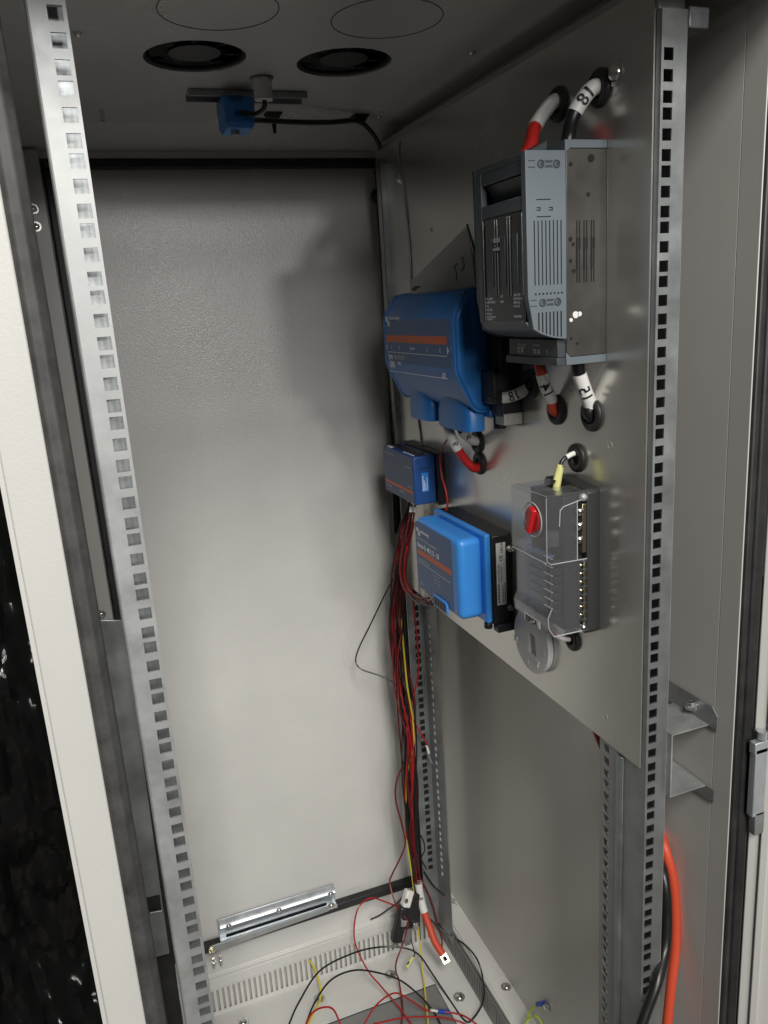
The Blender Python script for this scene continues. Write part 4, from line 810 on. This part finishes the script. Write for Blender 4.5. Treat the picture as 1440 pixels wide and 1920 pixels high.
wire('bright red wire sweeping in a wide loop over the left of the floor tangle', [(745, 1700, .63), (720, 1690, .64), (695, 1684, .64), (672, 1702, .63), (664, 1740, .62), (668, 1775, .60), (690, 1820, .57), (715, 1850, .55), (745, 1885, .53), (775, 1925, .51)], .0015, 'red_thin')
wire('black wire arching low over the cabinet floor, upper arc', [(540, 1925, .50), (560, 1880, .52), (600, 1820, .55), (660, 1788, .58), (710, 1776, .59), (755, 1777, .58), (785, 1790, .57), (810, 1825, .55), (840, 1870, .52), (870, 1912, .50), (885, 1912, .48), (905, 1880, .47), (906, 1840, .49), (895, 1800, .52), (870, 1770, .55), (830, 1745, .58), (795, 1712, .60)], .0016, 'black_cable')
wire('black wire arching low over the cabinet floor, lower arc', [(572, 1925, .48), (590, 1880, .50), (620, 1838, .52), (660, 1820, .54), (700, 1822, .54), (750, 1838, .53), (790, 1870, .51), (815, 1900, .50), (828, 1925, .49)], .0016, 'black_cable')
wire('red wire in a small arch at the bottom edge left of centre', [(572, 1925, .46), (585, 1900, .47), (605, 1889, .48), (625, 1893, .48), (640, 1925, .47)], .0016, 'red_thin')
o = wire('red wire with blue crimp arching over the gland plate towards the right', [(680, 1925, .46), (705, 1885, .48), (740, 1862, .50), (770, 1876, .50), (800, 1894, .50), (840, 1898, .49), (870, 1905, .48), (900, 1925, .47)], .0015, 'red_thin')
MB().tube([at(808, 1894, 'Y', .495), at(820, 1896, 'Y', .495)], .0024, 10).build('ferrule', M['sleeve'], o, True); MB().tube([at(822, 1896, 'Y', .493), at(843, 1898, 'Y', .490)], .0036, 12).build('crimp', M['crimp_blue'], o, True)
wire('red wire running nearly flat along the bottom edge of the photo', [(700, 1920, .46), (760, 1908, .47), (820, 1907, .47), (860, 1915, .46), (890, 1930, .45)], .0014, 'red_thin')
o = wire('yellow-green wire hanging over the rear vent strip onto the floor', [(580, 1800, .648), (592, 1820, .64), (600, 1850, .62), (600, 1875, .60), (590, 1895, .58), (577, 1925, .56)], .0020, 'yellow')
o = wire('black wire ending in a grey crimp at the right floor rim', [(795, 1635, .62), (812, 1660, .61), (825, 1672, .60), (838, 1683, .59)], .0017, 'black_cable')
MB().tube([at(833, 1679, 'Y', .595), at(841, 1684, 'Y', .59)], .0024, 10).build('ferrule', M['sleeve'], o, True); MB().tube([at(841, 1684, 'Y', .59), at(852, 1691, 'Y', .585)], .0042, 12).tube([at(852, 1691, 'Y', .585), at(858, 1697, 'Y', .58)], .0015, 8).build('crimp', M['crimp_grey'], o, True)
wire('red wire dropping beside the rear rail to the floor', [(785, 1640, .62), (800, 1670, .62), (812, 1700, .62), (822, 1740, .62), (828, 1760, .62), (829, 1778, .61)], .0016, 'red_dark')
wire('short black wire with blue tip leaning left off the rear sill', [(765, 1665, .62), (748, 1690, .63), (728, 1705, .64), (712, 1716, .65), (695, 1724, .655)], .0015, 'black_cable')
wire('thin black wire looping against the rail with a silver tip', [(789, 1566, .60), (795, 1580, .60), (796, 1595, .60), (790, 1610, .60), (800, 1630, .60)], .0013, 'black_cable')
o = wire('short yellow-tipped lead lying under the black connector', [(770, 1760, .60), (775, 1778, .59), (777, 1790, .58), (772, 1797, .58), (764, 1808, .57)], .0012, 'black_cable')
MB().tube([at(774, 1795, 'Y', .58), at(762, 1814, 'Y', .57)], .0034, 12).build('crimp', M['crimp_yellow'], o, True)
# connector with two big lugs
cn = thing('cable_connector', 'black double power connector with steel studs lying on the rear sill', 'connector')
def blk(p, q, w_, d, m, nm, par, bev=.002):
    p, q = Vector(p), Vector(q); ax = (q - p).normalized(); s = ax.cross(Vector((0, 1, 0))).normalized(); n_ = ax.cross(s)
    MB().loft([[c + s * a * w_ + n_ * b * d for a, b in ((-1, -1), (1, -1), (1, 1), (-1, 1))] for c in (p, q)]).build(nm, m, par, bevel=bev)
blk(at(772, 1672, 'Y', .60), at(770, 1735, 'Y', .60), .016, .010, M['black'], 'body', cn, .004)
blk(at(757, 1697, 'Y', .598), at(742, 1765, 'Y', .59), .010, .009, M['black'], 'body', cn, .004)
blk(at(757, 1722, 'Y', .584), at(755, 1734, 'Y', .584), .0055, .006, M['screw'], 'stud', cn, .001); blk(at(778, 1727, 'Y', .584), at(777, 1741, 'Y', .584), .0055, .006, M['screw'], 'stud', cn, .001)
blk(at(742, 1764, 'Y', .586), at(740, 1771, 'Y', .586), .0058, .002, M['brass'], 'tab', cn, .0005)
blk(at(764, 1738, 'Y', .595), at(764, 1772, 'Y', .59), .006, .0015, M['galv_dark'], 'tab', cn, .0005)
blk(at(768, 1668, 'Y', .60), at(759, 1700, 'Y', .592), .0080, .0080, M['sleeve'], 'marked_sleeve', cn, .003)
mp2 = at(763, 1690, 'Y', .582); place_text('lettering', [('8', 0, 0, .014)], M['black_print'], cn, mp2 + Vector((-.004, 0, -.004)), **FY)
o = cable('power_cable', 'thick red cable ending in a tinned ring lug over the right floor edge', 'cable', [at(784, 1655, 'Y', .60), at(789, 1685, 'Y', .595), at(796, 1712, 'Y', .585), at(806, 1740, 'Y', .570), at(815, 1765, 'Y', .555), at(830, 1789, 'Y', .540)], .0068, M['red_orange'], None, [(0.0, .38, '8', .5, .012)], 16)
l0, l1 = at(829, 1787, 'Y', .541), at(839, 1806, 'Y', .53); blk(l0, l1, .0075, .0022, M['brass'], 'ring_lug', o, .001)
MB().cyl(at(835, 1798, 'Y', .530), (0, -1, 0.3), .0036, .001, 16).build('lug_hole', M['hole'], o)
# grey tag next to it and earth stud on the right wall
o = cable('earth_wire', 'yellow-green earth wire with blue ring terminal bolted low on the right wall', 'wire', [at(985, 1925, 'X', .50), at(992, 1900, 'X', .515), at(1003, 1887, 'X', .523), at(1012, 1882, 'X', .526)], .0020, M['green'], None, n=8)
MB().tube([at(1008, 1883, 'X', .525), at(1020, 1881, 'X', .527)], .0040, 12).build('crimp', M['crimp_blue'], o, True)
MB().cyl(at(1026, 1887, 'X', .531), (-1, 0, 0), .0065, .0015, 20).cyl(at(1026, 1887, 'X', .5295), (-1, 0, 0), .0045, .005, 6).cyl(at(1026, 1887, 'X', .526), (-1, 0, 0), .0025, .005, 12).build('stud', M['screw'], o)
cable('earth_wire', 'second yellow-green wire curling over the right floor rim', 'wire', [at(984, 1925, 'X', .49), at(993, 1910, 'X', .50), at(1005, 1905, 'X', .505), at(1020, 1925, 'X', .51)], .0018, M['green'], None, n=8)
# ------------------------------------------------------------------ big cables right of the front rail
cable('power_cable', 'fat orange-red cable hanging behind the front right rail', 'cable', [at(1195, 1400, 'Y', .10), at(1232, 1540, 'Y', .07), at(1247, 1592, 'Y', .045), at(1262, 1650, 'Y', .035), at(1267, 1710, 'Y', .030), at(1266, 1780, 'Y', .025), at(1258, 1850, 'Y', .02), at(1249, 1940, 'Y', .015)], .0058, M['red_orange'], 'fat cables beside the front right rail', n=18)
cable('power_cable', 'fat black cable hanging behind and then past the front right rail', 'cable', [at(1195, 1420, 'Y', .10), at(1230, 1580, 'Y', .06), at(1245, 1650, 'Y', .030), at(1250, 1720, 'Y', .018), at(1246, 1780, 'Y', .008), at(1232, 1840, 'Y', -.008), at(1212, 1895, 'Y', -.015), at(1196, 1940, 'Y', -.02)], .0060, M['black_cable'], 'fat cables beside the front right rail', n=18)
cable('power_cable', 'thick red cable passing behind the lower edge of the mounting plate', 'cable', [at(1080, 1250, 'X', .474), at(1108, 1330, 'X', .474), at(1130, 1390, 'X', .474), at(1152, 1432, 'X', .478), at(1190, 1470, 'X', .490)], .0070, M['red'], None, n=16)
# ------------------------------------------------------------------ front door and hinge on the right
fd = thing('front_door', 'open white painted front door swung out at the right edge', 'door')
dv = Vector((0.62, -0.78, 0)).normalized(); nn = Vector((dv.y, -dv.x, 0)); h0 = Vector((0.5560, -0.0405, 0))
def slab(a, b, t0, t1, z0, z1, nm, m, bev=.0012):
    pts = [h0 + dv * a + nn * t0, h0 + dv * b + nn * t0, h0 + dv * b + nn * t1, h0 + dv * a + nn * t1]
    return MB().prism([(p.x, p.y) for p in pts], 'Z', z0, z1).build(nm, m, fd, bevel=bev)
slab(0, .55, -.020, 0, -1.55, 0.10, 'door_panel', M['outer'])
slab(.012, .020, .0002, .004, -1.55, 0.10, 'door_fold', M['outer'])
a = at(1421, 1404, 'Y', -.045); b = at(1445, 1524, 'Y', -.045); hg = MB().box(a.x, b.x + .01, -.046, -.043, b.z, a.z).build('hinge', M['gplastic_dark'], fd)
for px0, py0_, px1, py1_, nm, mm, dd in ((1411, 1392, 1440, 1404, 'leaf', 'zinc', .004), (1411, 1522, 1440, 1552, 'leaf', 'galv_dark', .004), (1412, 1404, 1421, 1524, 'side_plate', 'zinc', .004)):
    a = at(px0, py0_, 'Y', -.05); b = at(px1, py1_, 'Y', -.05); MB().box(a.x, b.x + .004, -.054, -.050 + dd, b.z, a.z).build(nm, M[mm], hg, bevel=.0008)
for (x, y, r) in ((1432, 1425, .0050), (1434, 1462, .0062), (1431, 1492, .0050)): screw('screw', at(x, y, 'Y', -.047), (0, -1, 0), r, hg)
a = at(1428, 1384, 'Y', -.05); MB().cyl(a, (0, 0, 1), .005, .008, 16).build('pin', M['zinc'], hg, True)
# ------------------------------------------------------------------ black film draped over something outside, left
fm = MB(); nx, nz = 110, 260; V = []
from mathutils import noise
for i in range(nx + 1):
    row = []
    for j in range(nz + 1):
        u, v = i / nx, j / nz; p = Vector((-0.46 + u * 0.372, 0.02 + u * .10, FL + .02 + v * 1.50))
        s = noise.noise(Vector((u * 3, v * 8, 0))) * .03 + abs(noise.noise(Vector((u * 14 + 3, v * 22, 1)))) * .022 + abs(noise.noise(Vector((u * 34 + 3, v * 50, 2)))) * .009
        row.append(fm.bm.verts.new(p + Vector((0.3, -1, 0)) * s))
    V.append(row)
for i in range(nx):
    for j in range(nz): fm.bm.faces.new((V[i][j], V[i + 1][j], V[i + 1][j + 1], V[i][j + 1]))
o = fm.build('plastic_film', M['film'], None, True); o.modifiers.new('t', 'SOLIDIFY').thickness = .0008
tag(o, 'crinkled glossy black plastic film hanging outside, left of the cabinet', 'plastic film')
